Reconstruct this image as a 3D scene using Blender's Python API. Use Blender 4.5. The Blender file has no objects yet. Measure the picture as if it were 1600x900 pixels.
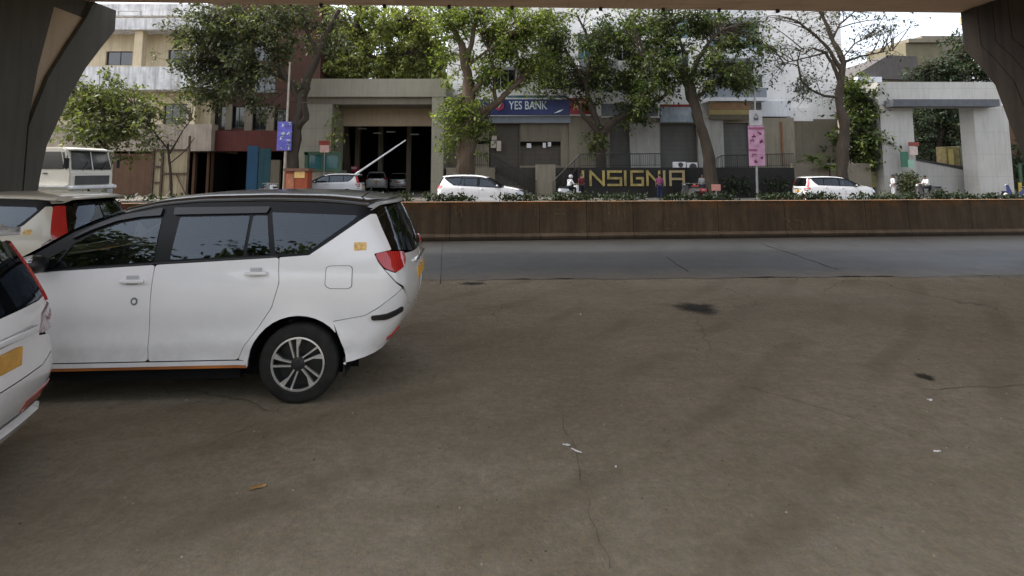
import bpy, bmesh, math, random
import numpy as np
from mathutils import Vector, Matrix, noise
from mathutils.geometry import delaunay_2d_cdt
R = math.radians
random.seed(7)
scene = bpy.context.scene
col = scene.collection

# ------------------------------------------------------------------ camera
CAM_H, PITCH, FPX = 2.0, R(5), 800.0
_c, _s = math.cos(PITCH), math.sin(PITCH)
PY0 = 267 - FPX*math.tan(PITCH)
cd = bpy.data.cameras.new('camera'); cam = bpy.data.objects.new('camera', cd); col.objects.link(cam)
cam.location = (0, 0, CAM_H); cam.rotation_euler = (R(90)+PITCH, 0, 0)
cd.sensor_width = 36; cd.lens = 18; cd.clip_end = 3000; cd.clip_start = .05
cd.shift_y = -(450-PY0)/1600.0
scene.camera = cam

def at(px, py, Y):                     # pixel of the photograph -> world point at depth Y
    u = (px-800)/FPX; v = (PY0-py)/FPX
    t = Y/(_c-v*_s)
    return Vector((u*t, Y, CAM_H+(_s+v*_c)*t))
def gnd(px, py, z=0):                  # pixel -> point on the ground
    u = (px-800)/FPX; v = (PY0-py)/FPX
    t = (z-CAM_H)/(_s+v*_c)
    return Vector((u*t, (_c-v*_s)*t, z))

# ------------------------------------------------------------------ objects
def put(o, parent=None):
    col.objects.link(o)
    if parent is not None: o.parent = parent
    return o
def tag(o, label=None, cat=None, group=None, kind=None):
    if label: o['label'] = label
    if cat: o['category'] = cat
    if group: o['group'] = group
    if kind: o['kind'] = kind
    return o
def empty(name, loc=(0,0,0), rz=0, label=None, cat=None, group=None):
    o = bpy.data.objects.new(name, None); put(o)
    o.location = loc; o.rotation_euler = (0,0,rz); o.empty_display_size = .2
    return tag(o, label, cat, group)
def mk(name, verts, faces, m, parent=None, smooth=False):
    me = bpy.data.meshes.new(name)
    me.from_pydata([tuple(v) for v in verts], [], [tuple(f) for f in faces]); 
    me.materials.append(m)
    if smooth: me.polygons.foreach_set('use_smooth', [True]*len(me.polygons))
    me.update()
    return put(bpy.data.objects.new(name, me), parent)
def copy_tree(o, parent=None):
    c = o.copy(); col.objects.link(c); c.parent = parent
    for ch in list(o.children): copy_tree(ch, c)
    return c

class MB:
    def __init__(s): s.v=[]; s.f=[]
    def add(s, v, f):
        n=len(s.v); s.v += [tuple(p) for p in v]; s.f += [tuple(i+n for i in q) for q in f]; return s
    def box(s, x0,y0,z0,x1,y1,z1):
        v=[(x0,y0,z0),(x1,y0,z0),(x1,y1,z0),(x0,y1,z0),(x0,y0,z1),(x1,y0,z1),(x1,y1,z1),(x0,y1,z1)]
        return s.add(v,[(0,3,2,1),(4,5,6,7),(0,1,5,4),(1,2,6,5),(2,3,7,6),(3,0,4,7)])
    def bev(s, x0,y0,z0,x1,y1,z1, b):      # box with chamfered edges
        bm=bmesh.new(); bmesh.ops.create_cube(bm,size=1)
        for q in bm.verts: q.co=((x0+x1)/2+q.co.x*(x1-x0),(y0+y1)/2+q.co.y*(y1-y0),(z0+z1)/2+q.co.z*(z1-z0))
        bmesh.ops.bevel(bm,geom=bm.edges[:],offset=b,segments=2,affect='EDGES',profile=.5)
        bm.verts.index_update()
        s.add([q.co[:] for q in bm.verts],[[q.index for q in f.verts] for f in bm.faces]); bm.free(); return s
    def prism(s, poly, axis, a, b):        # poly of 2D points extruded along axis from a to b
        def P(p,t):
            return (t,p[0],p[1]) if axis=='x' else ((p[0],t,p[1]) if axis=='y' else (p[0],p[1],t))
        n=len(poly); v=[P(p,a) for p in poly]+[P(p,b) for p in poly]
        f=[tuple(range(n)),tuple(range(2*n-1,n-1,-1))]+[(i,(i+1)%n,n+(i+1)%n,n+i) for i in range(n)]
        return s.add(v,f)
    def tube(s, pts, rad, seg=8, caps=True):
        pts=[Vector(p) for p in pts]; n=len(pts)
        if not hasattr(rad,'__len__'): rad=[rad]*n
        v=[]; up=None
        for i,p in enumerate(pts):
            d=(pts[min(i+1,n-1)]-pts[max(i-1,0)]).normalized()
            if up is None:
                up=Vector((1,0,0)) if abs(d.x)<.8 else Vector((0,1,0))
            a=(up-d*up.dot(d)).normalized(); b=d.cross(a); up=a
            for k in range(seg):
                t=2*math.pi*k/seg; v.append(p+(a*math.cos(t)+b*math.sin(t))*rad[i])
        f=[(i*seg+k,i*seg+(k+1)%seg,(i+1)*seg+(k+1)%seg,(i+1)*seg+k) for i in range(n-1) for k in range(seg)]
        if caps: f+= [tuple(range(seg-1,-1,-1)),tuple((n-1)*seg+k for k in range(seg))]
        return s.add(v,f)
    def lathe(s, prof, seg=32, axis='y', c=(0,0,0)):   # prof (r, t) about axis
        v=[]
        for r,t in prof:
            for k in range(seg):
                a=2*math.pi*k/seg; p,q=r*math.cos(a),r*math.sin(a)
                w=(p,t,q) if axis=='y' else ((p,q,t) if axis=='z' else (t,p,q))
                v.append((w[0]+c[0],w[1]+c[1],w[2]+c[2]))
        m=len(prof)
        f=[(i*seg+k,i*seg+(k+1)%seg,(i+1)*seg+(k+1)%seg,(i+1)*seg+k) for i in range(m-1) for k in range(seg)]
        return s.add(v,f)
    def ball(s, c, rx, ry, rz, seg=12, rings=8):
        v=[];f=[]
        for i in range(rings+1):
            a=math.pi*i/rings
            for k in range(seg):
                b=2*math.pi*k/seg; v.append((c[0]+rx*math.sin(a)*math.cos(b),c[1]+ry*math.sin(a)*math.sin(b),c[2]+rz*math.cos(a)))
        for i in range(rings):
            for k in range(seg): f.append((i*seg+k,i*seg+(k+1)%seg,(i+1)*seg+(k+1)%seg,(i+1)*seg+k))
        return s.add(v,f)
    def build(s, name, m, parent=None, smooth=False, fix=True):
        o=mk(name,s.v,s.f,m,parent,smooth)
        if fix:
            bm=bmesh.new(); bm.from_mesh(o.data); bmesh.ops.recalc_face_normals(bm,faces=bm.faces[:]); bm.to_mesh(o.data); bm.free()
        if smooth:
            try: o.data.set_sharp_from_angle(angle=R(40))
            except Exception: pass
        return o

# ------------------------------------------------------------------ materials
def nt(name):
    m=bpy.data.materials.new(name); m.use_nodes=True; t=m.node_tree
    b=t.nodes['Principled BSDF']; return m,t,b
def N(t,typ,**k):
    n=t.nodes.new(typ)
    for a,v in k.items():
        if a in n.inputs: n.inputs[a].default_value=v
        else: setattr(n,a,v)
    return n
def c4(c): return (c[0],c[1],c[2],1)
def mixc(t,fac,a,b,mode='MIX'):
    n=t.nodes.new('ShaderNodeMix'); n.data_type='RGBA'; n.blend_type=mode
    for sock,val in ((n.inputs[0],fac),(n.inputs[6],a),(n.inputs[7],b)):
        if hasattr(val,'is_output'): t.links.new(val,sock)
        elif isinstance(val,(int,float)): sock.default_value=val
        else: sock.default_value=c4(val)
    return n.outputs[2]
def coords(t,scale=(1,1,1),world=False):
    if world: src=t.nodes.new('ShaderNodeNewGeometry').outputs['Position']
    else: src=t.nodes.new('ShaderNodeTexCoord').outputs['Object']
    mp=t.nodes.new('ShaderNodeMapping'); mp.inputs['Scale'].default_value=scale
    t.links.new(src,mp.inputs['Vector']); return mp.outputs[0]
def noisef(t,vec,scale,detail=6,rough=.6,lo=.35,hi=.65):
    n=t.nodes.new('ShaderNodeTexNoise'); n.inputs['Scale'].default_value=scale; n.inputs['Detail'].default_value=detail; n.inputs['Roughness'].default_value=rough
    t.links.new(vec,n.inputs['Vector'])
    r=t.nodes.new('ShaderNodeMapRange'); r.inputs[1].default_value=lo; r.inputs[2].default_value=hi
    t.links.new(n.outputs[0],r.inputs[0]); return r.outputs[0]
def bump(t,b,h,strength,dist=.02):
    n=t.nodes.new('ShaderNodeBump'); n.inputs['Strength'].default_value=strength; n.inputs['Distance'].default_value=dist
    t.links.new(h,n.inputs['Height']); t.links.new(n.outputs[0],b.inputs['Normal'])
def mulf(t,a,k):
    n=t.nodes.new('ShaderNodeMath'); n.operation='MULTIPLY'
    for s,v in zip(n.inputs,(a,k)):
        if hasattr(v,'is_output'): t.links.new(v,s)
        else: s.default_value=v
    return n.outputs[0]
def plain(name,c,rough=.5,metal=0,spec=.5,coat=0,var=.15,scale=3,bmp=0,world=False):
    m,t,b=nt(name); v=coords(t,world=world)
    f=noisef(t,v,scale)
    t.links.new(mixc(t,f,[x*(1-var) for x in c],[x*(1+var) for x in c]),b.inputs['Base Color'])
    b.inputs['Roughness'].default_value=rough; b.inputs['Metallic'].default_value=metal
    b.inputs['Specular IOR Level'].default_value=spec; b.inputs['Coat Weight'].default_value=coat; b.inputs['Coat Roughness'].default_value=.05
    if bmp: bump(t,b,noisef(t,v,scale*12,lo=0,hi=1),bmp)
    return m
def wallm(name,c,dirt,amt=.6,rough=.85,streak=(5,5,.45),lines=None,world=True):
    """painted masonry: blotches, rain streaks running down, optional panel joints"""
    m,t,b=nt(name); v=coords(t,world=world)
    f1=noisef(t,v,.9,8,.65,.35,.75)
    f2=noisef(t,coords(t,streak,world),1.0,6,.6,.45,.75)
    c1=mixc(t,mulf(t,f1,amt*.7),c,dirt)
    c2=mixc(t,mulf(t,f2,amt),c1,dirt)
    f3=noisef(t,v,14,4,.6,.2,.8)
    c3=mixc(t,.12,c2,mixc(t,f3,[x*.6 for x in c],[min(1,x*1.3) for x in c]))
    if lines:
        br=t.nodes.new('ShaderNodeTexBrick'); br.offset=0; br.inputs['Scale'].default_value=1
        br.inputs['Mortar Size'].default_value=.012; br.inputs['Brick Width'].default_value=lines[0]; br.inputs['Row Height'].default_value=lines[1]
        sx=t.nodes.new('ShaderNodeSeparateXYZ'); cx=t.nodes.new('ShaderNodeCombineXYZ')
        t.links.new(v,sx.inputs[0]); t.links.new(sx.outputs[0],cx.inputs[0]); t.links.new(sx.outputs[2],cx.inputs[1])
        t.links.new(cx.outputs[0],br.inputs['Vector'])
        c3=mixc(t,mulf(t,br.outputs['Fac'],.5),c3,[x*.45 for x in c])
    t.links.new(c3,b.inputs['Base Color']); b.inputs['Roughness'].default_value=rough; b.inputs['Specular IOR Level'].default_value=.3
    bump(t,b,f3,.15)
    return m
def leafm(name,dark,mid,light,trans=.35):  # light tone puts sunlit leaf flecks into the colour
    m,t,b=nt(name)
    g=t.nodes.new('ShaderNodeNewGeometry'); rp=t.nodes.new('ShaderNodeValToRGB')
    e=rp.color_ramp.elements; e[0].color=c4(dark); e[1].color=c4(light); x=e.new(.55); x.color=c4(mid)
    n=noisef(t,coords(t,world=True),.55,3,.5,.3,.7)
    ad=t.nodes.new('ShaderNodeMath'); ad.operation='MULTIPLY_ADD'; ad.inputs[1].default_value=.55
    t.links.new(g.outputs['Random Per Island'],ad.inputs[0]); t.links.new(mulf(t,n,.45),ad.inputs[2])
    t.links.new(ad.outputs[0],rp.inputs[0]); t.links.new(rp.outputs[0],b.inputs['Base Color'])
    b.inputs['Roughness'].default_value=.55; b.inputs['Specular IOR Level'].default_value=.3
    tr=t.nodes.new('ShaderNodeBsdfTranslucent'); t.links.new(mixc(t,1.0,rp.outputs[0],(1.2,1.3,.5),'MULTIPLY'),tr.inputs[0])
    mx=t.nodes.new('ShaderNodeMixShader'); mx.inputs[0].default_value=trans
    t.links.new(b.outputs[0],mx.inputs[1]); t.links.new(tr.outputs[0],mx.inputs[2])
    t.links.new(mx.outputs[0],t.nodes['Material Output'].inputs[0])
    return m
def paintm(name,c,dirt=(.3,.25,.18),amt=.5,rough=.28,coat=.6):
    """car paint with road dust gathering low on the body"""
    m,t,b=nt(name); v=coords(t)
    sx=t.nodes.new('ShaderNodeSeparateXYZ'); t.links.new(v,sx.inputs[0])
    r=t.nodes.new('ShaderNodeMapRange'); r.inputs[1].default_value=.85; r.inputs[2].default_value=.25
    t.links.new(sx.outputs[2],r.inputs[0])
    n=noisef(t,v,6,8,.7,.3,.8)
    k=t.nodes.new('ShaderNodeMath'); k.operation='MULTIPLY_ADD'; k.inputs[1].default_value=.75; k.inputs[2].default_value=.12
    t.links.new(r.outputs[0],k.inputs[0])
    f=mulf(t,mulf(t,k.outputs[0],n),amt)
    t.links.new(mixc(t,f,c,dirt),b.inputs['Base Color'])
    b.inputs['Roughness'].default_value=rough; b.inputs['Specular IOR Level'].default_value=.6; b.inputs['Coat Weight'].default_value=coat; b.inputs['Coat Roughness'].default_value=.04
    return m
def glassm(name,c=(.012,.014,.014),rough=.03,spec=.9):
    m,t,b=nt(name); v=coords(t); f=noisef(t,v,4,5,.6,.4,.8)
    t.links.new(mixc(t,mulf(t,f,.25),c,(.05,.048,.042)),b.inputs['Base Color'])
    b.inputs['Roughness'].default_value=rough; b.inputs['Specular IOR Level'].default_value=spec
    b.inputs['IOR'].default_value=1.6
    return m

M={}
M['white_paint']=paintm('white_car_paint',(.84,.83,.82),rough=.22,coat=1)
M['cream_paint']=paintm('cream_car_paint',(.62,.58,.48))
M['silver_paint']=paintm('silver_car_paint',(.55,.56,.56),amt=.3)
M['black_roof']=paintm('black_roof_paint',(.022,.021,.02),dirt=(.09,.078,.06),amt=.7,rough=.3)
M['grey_paint']=paintm('dark_car_paint',(.06,.06,.065))
M['red_paint']=paintm('red_car_paint',(.35,.04,.04))
M['black_trim']=plain('black_plastic_trim',(.015,.015,.015),.38,spec=.5,var=.1)
M['gloss_black']=plain('gloss_black_trim',(.006,.006,.007),.3,spec=.22,var=.1)
def carglass():
    m,t,b=nt('tinted_car_glass'); v=coords(t)
    f=t.nodes.new('ShaderNodeFresnel'); f.inputs[0].default_value=1.68
    tr=t.nodes.new('ShaderNodeBsdfTransparent'); tr.inputs[0].default_value=(.26,.30,.27,1)
    gl=t.nodes.new('ShaderNodeBsdfGlossy'); gl.inputs['Roughness'].default_value=.015; gl.inputs[0].default_value=(.80,.9,1,1)  # blue of the sky is put into the gloss colour of the reflections
    df=t.nodes.new('ShaderNodeBsdfDiffuse'); df.inputs[0].default_value=(.2,.19,.16,1)
    m1=t.nodes.new('ShaderNodeMixShader'); t.links.new(mulf(t,noisef(t,v,5,6,.7,.4,.8),.05),m1.inputs[0]); t.links.new(tr.outputs[0],m1.inputs[1]); t.links.new(df.outputs[0],m1.inputs[2])
    m2=t.nodes.new('ShaderNodeMixShader'); t.links.new(f.outputs[0],m2.inputs[0]); t.links.new(m1.outputs[0],m2.inputs[1]); t.links.new(gl.outputs[0],m2.inputs[2])
    t.links.new(m2.outputs[0],t.nodes['Material Output'].inputs[0]); return m
M['glass']=carglass()
M['rubber']=plain('tyre_rubber',(.022,.021,.019),.85,spec=.2,var=.3,scale=8)
M['alloy']=plain('machined_alloy',(.78,.77,.74),.32,metal=.75,var=.12,scale=6)
M['rim_black']=plain('rim_black',(.018,.018,.018),.4,var=.2)
M['chrome']=plain('chrome_trim',(.75,.75,.74),.18,metal=1,var=.05)
M['steel']=plain('grey_steel',(.3,.3,.29),.5,metal=.6,var=.2)
M['under']=plain('dark_underbody',(.008,.008,.008),.9,spec=.1)
M['orange_sill']=plain('orange_sill_strip',(.55,.19,.05),.5,var=.3,scale=2)
M['sticker']=plain('faded_yellow_sticker',(.72,.46,.16),.6,var=.35,scale=25)
M['plate_yellow']=plain('yellow_number_plate',(.72,.38,.06),.5,var=.2,scale=10)
def lampm(name,c,em=0):
    m,t,b=nt(name); v=coords(t,(1,1,1))
    w=t.nodes.new('ShaderNodeTexWave'); w.inputs['Scale'].default_value=22; w.inputs['Distortion'].default_value=1; t.links.new(v,w.inputs['Vector'])
    t.links.new(mixc(t,w.outputs['Fac'],[x*.55 for x in c],c),b.inputs['Base Color'])
    b.inputs['Roughness'].default_value=.12; b.inputs['Coat Weight'].default_value=1; b.inputs['Coat Roughness'].default_value=.03
    return m
M['red_lamp']=lampm('red_lamp_lens',(.62,.025,.025))
M['clear_lamp']=lampm('clear_lamp_lens',(.55,.42,.42))
M['head_lamp']=lampm('headlamp_lens',(.6,.62,.65))
# ------------------------------------------------------------------ cars
class Crv:
    def __init__(s,pts,w=.05):
        xs=[p[0] for p in pts]; ys=[p[1] for p in pts]
        s.x=np.linspace(xs[0]-.3,xs[-1]+.3,800); y=np.interp(s.x,xs,ys)
        k=max(1,int(w/(s.x[1]-s.x[0])))
        ker=np.ones(2*k+1)/(2*k+1)
        for _ in range(2): y=np.convolve(np.pad(y,k,mode='edge'),ker,mode='valid')
        s.y=y
    def __call__(s,v): return float(np.interp(v,s.x,s.y))
def rounded(poly,r):
    out=[]; n=len(poly)
    for i in range(n):
        p=Vector(poly[i]); a=Vector(poly[i-1]); b=Vector(poly[(i+1)%n])
        da=(a-p); db=(b-p); la,lb=da.length,db.length
        k=min(r,.42*la,.42*lb)
        if k<.004 or la<1e-6 or lb<1e-6: out.append(tuple(p)); continue
        p0=p+da/la*k; p1=p+db/lb*k
        for t in (0,.25,.5,.75,1):
            q=p0*(1-t)**2+p*2*t*(1-t)+p1*t*t; out.append((q.x,q.y))
    return out
def inside(poly,x,y):
    c=False; n=len(poly); j=n-1
    for i in range(n):
        xi,yi=poly[i]; xj,yj=poly[j]
        if (yi>y)!=(yj>y) and x<(xj-xi)*(y-yi)/(yj-yi)+xi: c=not c
        j=i
    return c
def arc(cx,cz,r,a0,a1,n): return [('s',cx+r*math.cos(R(a0+(a1-a0)*i/n)),cz+r*math.sin(R(a0+(a1-a0)*i/n))) for i in range(n+1)]

class CarBody:
    """closed car skin: a side surface that wraps round the tail and the nose, and a crowned top surface"""
    def __init__(s,Wz,Tx,xr,xf,zt,hc,rcr=.2,kr=.1,rcf=.34,kf=.2,wheels=(0,-2.75),axle=.34,arch=.41):
        s.Wz=Crv(Wz,.03); s.Tx=Crv(Tx,.2); s.xr=Crv(xr,.05); s.xf=Crv(xf,.05); s.zt=Crv(zt,.06); s.hc=Crv(hc,.15)
        s.rcr,s.kr,s.rcf,s.kf=rcr,kr,rcf,kf; s.wheels=wheels; s.axle=axle; s.arch=arch
    def W(s,x,z):
        w=s.Wz(z)*s.Tx(x)
        for xa in s.wheels:
            d=math.hypot(x-xa,z-s.axle)
            w+=.014*math.exp(-((d-s.arch)/.055)**2)
        return w
    def map(s,u,z):
        xsr=s.xr(z)-s.kr-s.rcr; xsf=s.xf(z)+s.kf+s.rcf
        if u>xsr: sg,rc,k,xe,d,xs=1,s.rcr,s.kr,s.xr(z),u-xsr,xsr
        elif u<xsf: sg,rc,k,xe,d,xs=-1,s.rcf,s.kf,s.xf(z),xsf-u,xsf
        else: return Vector((u,-s.W(u,z),z))
        W=s.W(xs,z); a=d/rc
        if a<math.pi/2:
            y=W-rc*(1-math.cos(a)); x=xe-sg*(k*(y/W)**2+rc*(1-math.sin(a)))
        else:
            y=(W-rc)-(d-rc*math.pi/2); x=xe-sg*k*(y/W)**2
        return Vector((x,-y,z))
    def uz(s,v):
        if len(v)==2: v=('s',)+tuple(v)
        m,a,z=v
        if m=='s':
            xs=s.xr(z)-s.kr-s.rcr
            if a>xs: return (xs+s.rcr*math.asin(min(1,(a-xs)/s.rcr)),z)
            xs=s.xf(z)+s.kf+s.rcf
            if a<xs: return (xs-s.rcf*math.asin(min(1,(xs-a)/s.rcf)),z)
            return (a,z)
        if m=='r': xs,rc,sg=s.xr(z)-s.kr-s.rcr,s.rcr,1
        else: xs,rc,sg=s.xf(z)+s.kf+s.rcf,s.rcf,-1
        W=s.W(xs,z); y=-a
        if y<W-rc: d=rc*math.pi/2+(W-rc-y)
        else: d=rc*math.acos(max(-1,min(1,1-(W-y)/rc)))
        return (xs+sg*d,z)
    def nrm(s,u,z):
        e=.004
        d=(s.map(u+e,z)-s.map(u-e,z)).cross(s.map(u,z+e)-s.map(u,z-e))
        return d.normalized()
    def panel(s,poly,sp=.07,off=0,rnd=0,skirt=.014,holes=()):
        P=[s.uz(v) for v in poly]
        if rnd: P=rounded(P,rnd)
        B=[]
        for i in range(len(P)):
            a=Vector(P[i]); b=Vector(P[(i+1)%len(P)]); n=max(1,int((b-a).length/sp))
            B+= [tuple(a.lerp(b,k/n)) for k in range(n)]
        C=[B[0]]
        for q in B[1:]:
            if (Vector(q)-Vector(C[-1])).length>.0015: C.append(q)
        if (Vector(C[0])-Vector(C[-1])).length<.0015: C.pop()
        B=C; nb=len(B); pts=[Vector(p) for p in B]
        us=[p[0] for p in B]; zs=[p[1] for p in B]
        u=min(us)+sp*.5; row=0
        BA=np.array(B)
        while u<max(us):
            z=min(zs)+sp*(.5 if row%2 else .25)
            while z<max(zs):
                if inside(B,u,z) and np.min(np.hypot(BA[:,0]-u,BA[:,1]-z))>sp*.45: pts.append(Vector((u,z)))
                z+=sp
            u+=sp; row+=1
        ed=[(i,(i+1)%nb) for i in range(nb)]; HP=[]
        for h in holes:
            Hh=rounded([s.uz(v) for v in h],.02); HP.append(Hh)
            pts=[p for i,p in enumerate(pts) if i<nb or not inside(Hh,p.x,p.y)]
        for Hh in HP:
            n0=len(pts); HB=[]
            for i in range(len(Hh)):
                a=Vector(Hh[i]); b=Vector(Hh[(i+1)%len(Hh)]); n=max(1,int((b-a).length/sp)); HB+=[a.lerp(b,k/n) for k in range(n)]
            pts+=HB; ed+=[(n0+i,n0+(i+1)%len(HB)) for i in range(len(HB))]
        r=delaunay_2d_cdt(pts,ed,[],1,1e-5)
        V2,F=r[0],[list(f) for f in r[2]]
        if HP: F=[f for f in F if not any(inside(Hh,sum(V2[i].x for i in f)/len(f),sum(V2[i].y for i in f)/len(f)) for Hh in HP)]
        V=[]; Nn=[]
        for p in V2:
            q=s.map(p.x,p.y); n=s.nrm(p.x,p.y); V.append(q+n*off); Nn.append(n)
        out=[]
        for f in F:
            a,b,c=(V[i] for i in f[:3])
            if (b-a).cross(c-a).dot(Nn[f[0]])<0: f=f[::-1]
            out.append(tuple(f))
        if skirt:
            cnt={}
            for f in out:
                for i in range(len(f)): cnt[(f[i],f[(i+1)%len(f)])]=1
            for (a,b) in [e for e in cnt if (e[1],e[0]) not in cnt]:
                n=len(V); V+=[V[a].copy(),V[b].copy(),V[b]-Nn[b]*skirt,V[a]-Nn[a]*skirt]
                out.append((n+1,n,n+3,n+2))
        return V,out
    def side(s,name,poly,m,parent,far=True,**k):
        V,F=s.panel(poly,**k); res=[mk(name,V,F,m,parent,True)]
        if far: res.append(mk(name,[(v.x,-v.y,v.z) for v in V],[f[::-1] for f in F],m,parent,True))
        return res
    def whole(s,name,poly,m,parent,**k):      # half polygon that ends on the centre line, joined with its mirror image
        V,F=s.panel(poly,**k); n=len(V)
        V2=V+[Vector((v.x,-v.y,v.z)) for v in V]; F2=F+[tuple(i+n for i in f[::-1]) for f in F]
        o=mk(name,V2,F2,m,parent,True)
        bm=bmesh.new(); bm.from_mesh(o.data)
        bmesh.ops.remove_doubles(bm,verts=[v for v in bm.verts if abs(v.co.y)<1e-3],dist=2e-3)
        bm.to_mesh(o.data); bm.free(); return o
    def top(s,name,x0,x1,m,parent,nx=24,ny=20,inset=0,off=0,rear=None,thick=0,p=2.6,front=None):
        V=[];F=[]
        for j in range(ny+1):
            t=-1+2*j/ny; t=math.copysign(abs(t)**.8,t)
            xe=x1 if rear is None else x1-rear*(abs(t)**2.5)
            xb=x0 if front is None else x0+front*(abs(t)**2.5)
            for i in range(nx+1):
                x=xb+(xe-xb)*i/nx; z=s.zt(x); w=s.W(x,z)
                V.append(Vector((x,t*(w-inset),z+off+s.hc(x)*(max(0,1-abs(t*(1-inset/w))**p))**(1/p))))
        for j in range(ny):
            for i in range(nx): a=j*(nx+1)+i; F.append((a,a+1,a+nx+2,a+nx+1))
        o=mk(name,V,F,m,parent,True)
        if thick:
            md=o.modifiers.new('solid','SOLIDIFY'); md.thickness=thick; md.offset=-1
        return o

def wheel_parts(parent,x,y,r,w,side,rim_r,style='twist'):
    """side -1: outer face towards -y"""
    root=MB()
    hw=w/2
    prof=[(rim_r,-hw*.9),(rim_r+.012,-hw),(r-.045,-hw),(r-.014,-hw+.012),(r,-hw+.035),(r,hw-.035),(r-.014,hw-.012),(r-.045,hw),(rim_r+.012,hw),(rim_r,hw*.9)]
    root.lathe(prof,48,'y'); 
    wh=root.build('wheel',M['rubber'],parent,True)
    wh.location=(x,y,r)
    f=side*hw
    g=MB(); rr=rim_r
    g.lathe([(rr,f*.9),(rr-.012,f*.82),(rr-.02,f*.1),(.02,f*.1)],40,'y')
    rim=g.build('rim',M['rim_black'],wh,True)
    g=MB()
    g.lathe([(rr+.002,f*.97),(rr-.012,f*.99),(rr-.016,f*.9)],48,'y')
    n=5
    def spoke(pts,y0,y1):       # flat plate in x-z facing outwards
        nv=len(pts); v=[(p[0],y0,p[1]) for p in pts]+[(p[0],y1,p[1]) for p in pts]
        g.add(v,[tuple(range(nv)),tuple(range(2*nv-1,nv-1,-1))]+[(i,(i+1)%nv,nv+(i+1)%nv,nv+i) for i in range(nv)])
    for k in range(n):
        a=2*math.pi*k/n+.3
        def P(rad,da):
            return (rad*math.cos(a+da),rad*math.sin(a+da))
        if style=='twist':
            spoke([P(.055,-.05),P(rr*.6,.02),P(rr*.97,-.12),P(rr*.97,.10),P(rr*.74,.12),P(rr*.5,.14),P(.06,.2)],f*.93,f*.72)
            spoke([P(.06,.55),P(rr*.97,.36),P(rr*.97,.44),P(rr*.5,.54),P(.065,.72)],f*.90,f*.72)
        else:
            spoke([P(.05,-.3),P(rr*.98,-.13),P(rr*.98,.13),P(.05,.3)],f*.9,f*.72)
    sp=g.build('spokes',M['alloy'],wh,False)
    g=MB(); g.lathe([(.0,f*.98),(.03,f*.97),(.036,f*.9),(.062,f*.86),(.064,f*.7)],20,'y'); g.build('hub_cap',M['rim_black'],wh,True)
    for q in range(5):
        pass
    return wh

def handle(parent,body,x,z,m,l=.19):
    for sg in (-1,1):
        y=body.W(x,z); g=MB()
        g.bev(x-l/2,-y-.032,z-.016,x+l/2,-y-.012,z+.016,.007); g.box(x-l/2+.01,-y-.02,z-.012,x-l/2+.03,-y+.01,z+.012); g.box(x+l/2-.03,-y-.02,z-.012,x+l/2-.01,-y+.01,z+.012)
        if sg>0: g.v=[(p[0],-p[1],p[2]) for p in g.v]
        h=g.build('door_handle',m,parent,True)
        g=MB(); g.bev(x-l*.30,-y-.0035,z-.045,x+l*.22,-y+.004,z+.045,.003)
        if sg>0: g.v=[(p[0],-p[1],p[2]) for p in g.v]
        g.build('handle_shade',M['recess'],h,True)
M['recess']=plain('painted_recess_shade',(.45,.45,.46),.35,var=.1)  # grey colour stands in for the shade in the handle recess

def mirror_part(parent,body,x,z,m1,m2):
    for sg in (-1,1):
        y=body.W(x,z)-.02
        g=MB(); g.ball((x-.01,-y-.13,z+.02),.07,.105,.075,14,10)
        g.tube([(x-.02,-y+.02,z-.05),(x-.01,-y-.07,z-.02)],.028,8)
        if sg>0: g.v=[(p[0],-p[1],p[2]) for p in g.v]
        o=g.build('side_mirror',m1,parent,True)
        g=MB(); g.ball((x-.018,-y-.135,z+.032),.068,.10,.062,14,10)
        if sg>0: g.v=[(p[0],-p[1],p[2]) for p in g.v]
        g.build('mirror_cover',m2,o,True)

M['seat']=plain('grey_beige_seat_fabric',(.16,.145,.125),.9,spec=.2,var=.25,scale=10)
M['dash']=plain('dark_dashboard',(.03,.028,.026),.7,var=.2)
def cabin(parent,rows,zb,half,xd,zd):
    """seats facing -x, dashboard and steering wheel behind the glass"""
    for k,x in enumerate(rows):
        for y in (-half,half):
            g=MB(); P=[(x-.42,zb-.22),(x-.42,zb-.06),(x,zb-.04),(x+.10,zb+.30),(x+.14,zb+.52),(x+.20,zb+.56),(x+.26,zb+.50),(x+.20,zb+.1),(x+.12,zb-.22)]
            g.prism(P,'y',y-.24,y+.24); o=g.build('seat',M['seat'],parent)
            bm=bmesh.new(); bm.from_mesh(o.data); bmesh.ops.bevel(bm,geom=bm.edges[:],offset=.03,segments=2,affect='EDGES'); bm.to_mesh(o.data); bm.free()
            g=MB(); g.bev(x+.14,y-.13,zb+.58,x+.25,y+.13,zb+.76,.04); g.tube([(x+.2,y-.05,zb+.5),(x+.2,y-.05,zb+.6)],.01,6); g.build('headrest',M['seat'],o,True)
    g=MB(); g.bev(xd-.25,-.62,zd-.28,xd+.18,.62,zd+.04,.05); g.build('dashboard',M['dash'],parent,True)
    g=MB(); n=20; g.tube([(xd+.36+.06*math.sin(2*math.pi*i/n),half+.17*math.cos(2*math.pi*i/n),zd-.04+.17*math.sin(2*math.pi*i/n)) for i in range(n+1)],.016,6); g.tube([(xd+.1,half,zd-.12),(xd+.36,half,zd-.04)],.03,6); g.build('steering_wheel',M['dash'],parent,True)

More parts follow.
